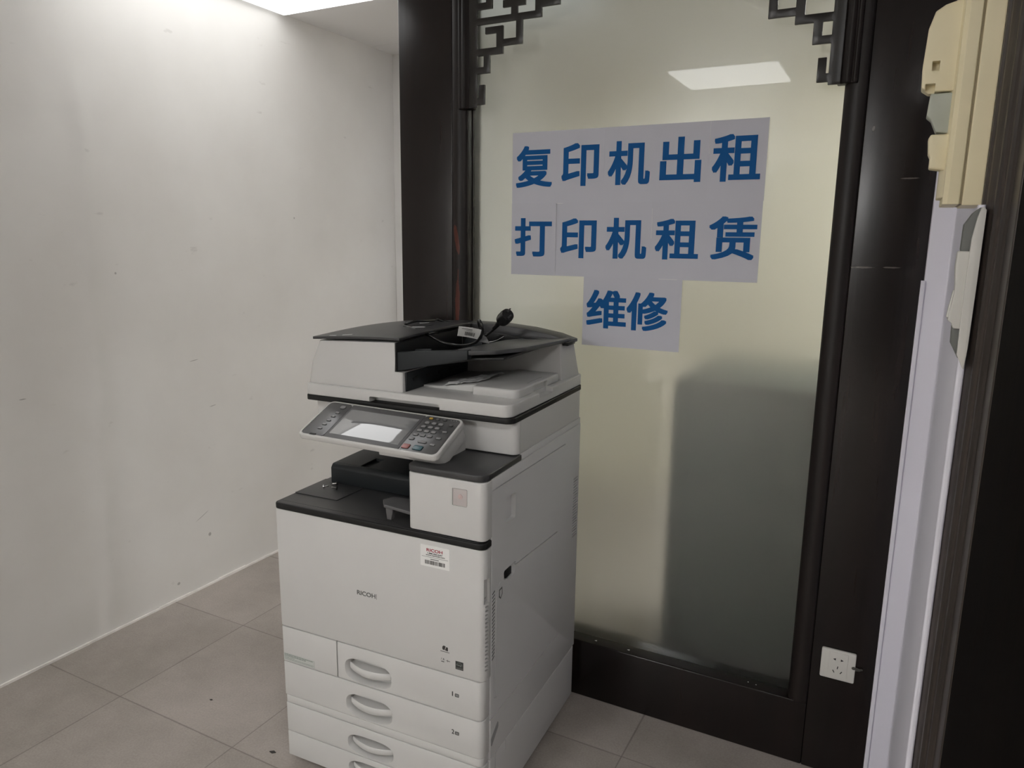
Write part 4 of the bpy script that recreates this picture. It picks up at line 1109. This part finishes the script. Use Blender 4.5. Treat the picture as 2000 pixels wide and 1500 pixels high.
while u < 0.76:
    w_ = random.choice([0.012, 0.012, 0.022, 0.03]); q = [bil(u, 0.42), bil(u + w_, 0.42), bil(u + w_, 0.80), bil(u, 0.80)]
    b.faces.new([b.verts.new(rel(p)) for p in q]); u += w_ + random.choice([0.012, 0.02])
b.faces.new([b.verts.new(rel(p)) for p in (bil(0.15, 0.12), bil(0.62, 0.12), bil(0.62, 0.17), bil(0.15, 0.17))])
b.faces.new([b.verts.new(rel(p)) for p in (bil(0.35, 0.26), bil(0.62, 0.26), bil(0.62, 0.30), bil(0.35, 0.30))])
obj('barcode', b, INKG, tg, smooth=0)
quad_sheet(((0.446, 0.262, 1.166), (0.453, 0.266, 1.163), (0.461, 0.268, 1.147), (0.437, 0.262, 1.150)), 0.0004, mat('grey_tag', (0.18, 0.18, 0.18, 1), 0.5), pc, 'grey_tag')
# loose curl of tape in the tray, tape scraps on the cover
def strip(pts, w, name, label, m=TAPE, cat='tape'):
    base_ = wp(pts[0]); bm = NB(); rows = []
    for p in pts:
        q = wp(p) - base_
        rows.append([bm.verts.new(q + Vector((0, -w / 2, 0))), bm.verts.new(q + Vector((0, w / 2, 0.0006))), bm.verts.new(q + Vector((0, w / 2, 0.0011))), bm.verts.new(q + Vector((0, -w / 2, 0.0005)))])
    for a, b_ in zip(rows, rows[1:]):
        for k in range(4): bm.faces.new((a[k], a[(k + 1) % 4], b_[(k + 1) % 4], b_[k]))
    bm.faces.new(rows[0]); bm.faces.new(rows[-1])
    o = obj(name, bm, m, None, loc=base_, smooth=60); o['label'] = label; o['category'] = cat
    return o
def zc(x, y): return dome(x, y) + 0.0078
arc = [(0.150 + 0.028 * i / 8, 0.445 - 0.020 * math.sin(math.pi * i / 8)) for i in range(9)]
strip([(x, y, zc(x, y)) for x, y in arc], 0.005, 'tape_strip', 'curved shiny tape scrap on the black feeder cover inside the cord loop')
ln = [(0.196 + 0.040 * i / 5, 0.318 + 0.012 * i / 5) for i in range(6)]
strip([(x, y, zc(x, y)) for x, y in ln], 0.003, 'tape_strip', 'short straight tape scrap by the slot of the black feeder cover')
ln = [(0.060 + 0.020 * i / 4, 0.153) for i in range(5)]
strip([(x, y, zc(x, y)) for x, y in ln], 0.004, 'tape_strip', 'small tape scrap at the front left edge of the black feeder cover')
ln = [(0.095 + 0.022 * i / 4, 0.160 + 0.010 * i / 4) for i in range(5)]
strip([(x, y, zc(x, y)) for x, y in ln], 0.004, 'tape_strip', 'small tape scrap near the front edge of the feeder cover, right of another')
strip([(0.438 + 0.026 * i / 6, 0.310 + 0.030 * i / 6, 1.1445 + 0.012 * (i / 6) ** 2) for i in range(7)], 0.006, 'tape_strip', 'curled white tape end in the dark feed tray beside the tag')
# crumpled plastic sleeve in the output tray
random.seed(12)
bm = NB(); nx, ny = 18, 12; g = {}
o0 = wp((0.40, 0.28, 1.036))
corners = [Vector((0.352, 0.222, 0)), Vector((0.437, 0.255, 0)), Vector((0.452, 0.372, 0)), Vector((0.392, 0.372, 0))]
import mathutils.noise as mn
for s in (0, 1):
    for i in range(nx + 1):
        for j in range(ny + 1):
            u, v = i / nx, j / ny
            p = corners[0].lerp(corners[1], u).lerp(corners[3].lerp(corners[2], u), v)
            ramp = 1.034 if p.x < 0.330 else 1.034 + (p.x - 0.330) / 0.118 * 0.0145
            if p.y < 0.235: ramp = 1.0285 + max(0, (p.y - 0.20)) * 0.2
            z = max(ramp, 1.0490 if p.x > 0.445 else 0) + 0.0025 + 0.009 * abs(mn.noise(Vector((p.x * 55, p.y * 38, 0.3)))) + 0.003 * abs(mn.noise(Vector((p.x * 160, p.y * 120, 1.3))))
            p = Vector((p.x + 0.004 * mn.noise(Vector((u * 5, v * 5, 7))), p.y + 0.004 * mn.noise(Vector((u * 5, v * 5, 9))), z + 0.0006 * s))
            g[s, i, j] = bm.verts.new(wp(p) - o0)
for s in (0, 1):
    for i in range(nx):
        for j in range(ny): bm.faces.new([g[s, i, j], g[s, i + 1, j], g[s, i + 1, j + 1], g[s, i, j + 1]])
for i in range(nx):
    for j in (0, ny): bm.faces.new([g[0, i, j], g[0, i + 1, j], g[1, i + 1, j], g[1, i, j]])
for j in range(ny):
    for i in (0, nx): bm.faces.new([g[0, i, j], g[0, i, j + 1], g[1, i, j + 1], g[1, i, j]])
o = obj('crumpled_wrapper', bm, PAPERW, None, loc=o0, smooth=25)
o['label'] = 'crumpled translucent white wrapper lying in the feeder output tray'; o['category'] = 'wrapper'
# three loose screws on the output tray
def screw(p, rz, lab):
    t = empty('screw', wp(p), rz, label=lab, cat='screw', group='loose screws on the output tray')
    Mx = Matrix.Scale(1.3, 4) @ Matrix.Translation((0, 0, 0.0034)) @ Matrix.Rotation(math.radians(82), 4, 'Y')
    b = NB(); lathe(b, [(0.0001, 0), (0.0034, 0), (0.0038, 0.0008), (0.0036, 0.002), (0.0022, 0.0028), (0.0001, 0.003)], Mx @ Matrix.Translation((0, 0, -0.003)), 16)
    obj('head', b, PK if 'black' in lab else METAL, t, smooth=40)
    prof = [(0.0001, 0)]
    for k in range(7): prof += [(0.0018, 0.0003 + k * 0.0012), (0.0013, 0.0009 + k * 0.0012)]
    prof += [(0.0001, 0.0092)]
    b = NB(); lathe(b, prof, Mx @ Matrix.Translation((0, 0, 0)), 12)
    obj('shank', b, METAL, t, smooth=40)
screw((0.040, 0.134, 0.7467), 0.5, 'lone silver screw on the left of the charcoal output tray')
screw((0.052, 0.166, 0.7467), -1.9, 'black-headed screw lying against the raised block of the output tray')
screw((0.074, 0.138, 0.7467), 3.6, 'silver screw nearest the front, in front of the black-headed screw')
# debris on the floor
for (x, y, s, lab) in ((-1.745, 1.372, 0.006, 'tiny dark crumb on the floor joint left of the copier'), (-1.405, 1.290, 0.011, 'small dark flake on the floor close to the copier foot')):
    b = NB(); prism(b, fillet([(-s, -s * 0.3), (s * 0.2, -s * 0.5), (s, s * 0.2), (0, s * 0.5)], 0.001, 3), 0, 0.0015, 'z')
    o = obj('floor_crumb', b, INK, None, loc=(x, y, 0.0)); o['label'] = lab; o['category'] = 'debris'
# paint flecks on the bottom rail of the partition
for (x, y, lab) in ((-0.718, 1.962, 'larger white fleck on the dark sill under the glass near the copier'), (-0.612, 1.960, 'tiny white fleck on the dark sill right of the larger fleck'), (-0.262, 1.965, 'tiny white fleck on the dark sill, left of the pair at its right end'), (-0.240, 1.962, 'tiny white fleck on the dark sill, right of the pair at its right end')):
    s = 0.004 if 'larger' in lab else 0.0018
    b = NB(); prism(b, [(-s, 0), (s, -s * 0.5), (s * 0.6, s)], 0, 0.001, 'z')
    o = obj('paint_fleck', b, STICKER, None, loc=(x, y, 0.186)); o['label'] = lab; o['category'] = 'paint fleck'; o['group'] = 'paint flecks on the sill'
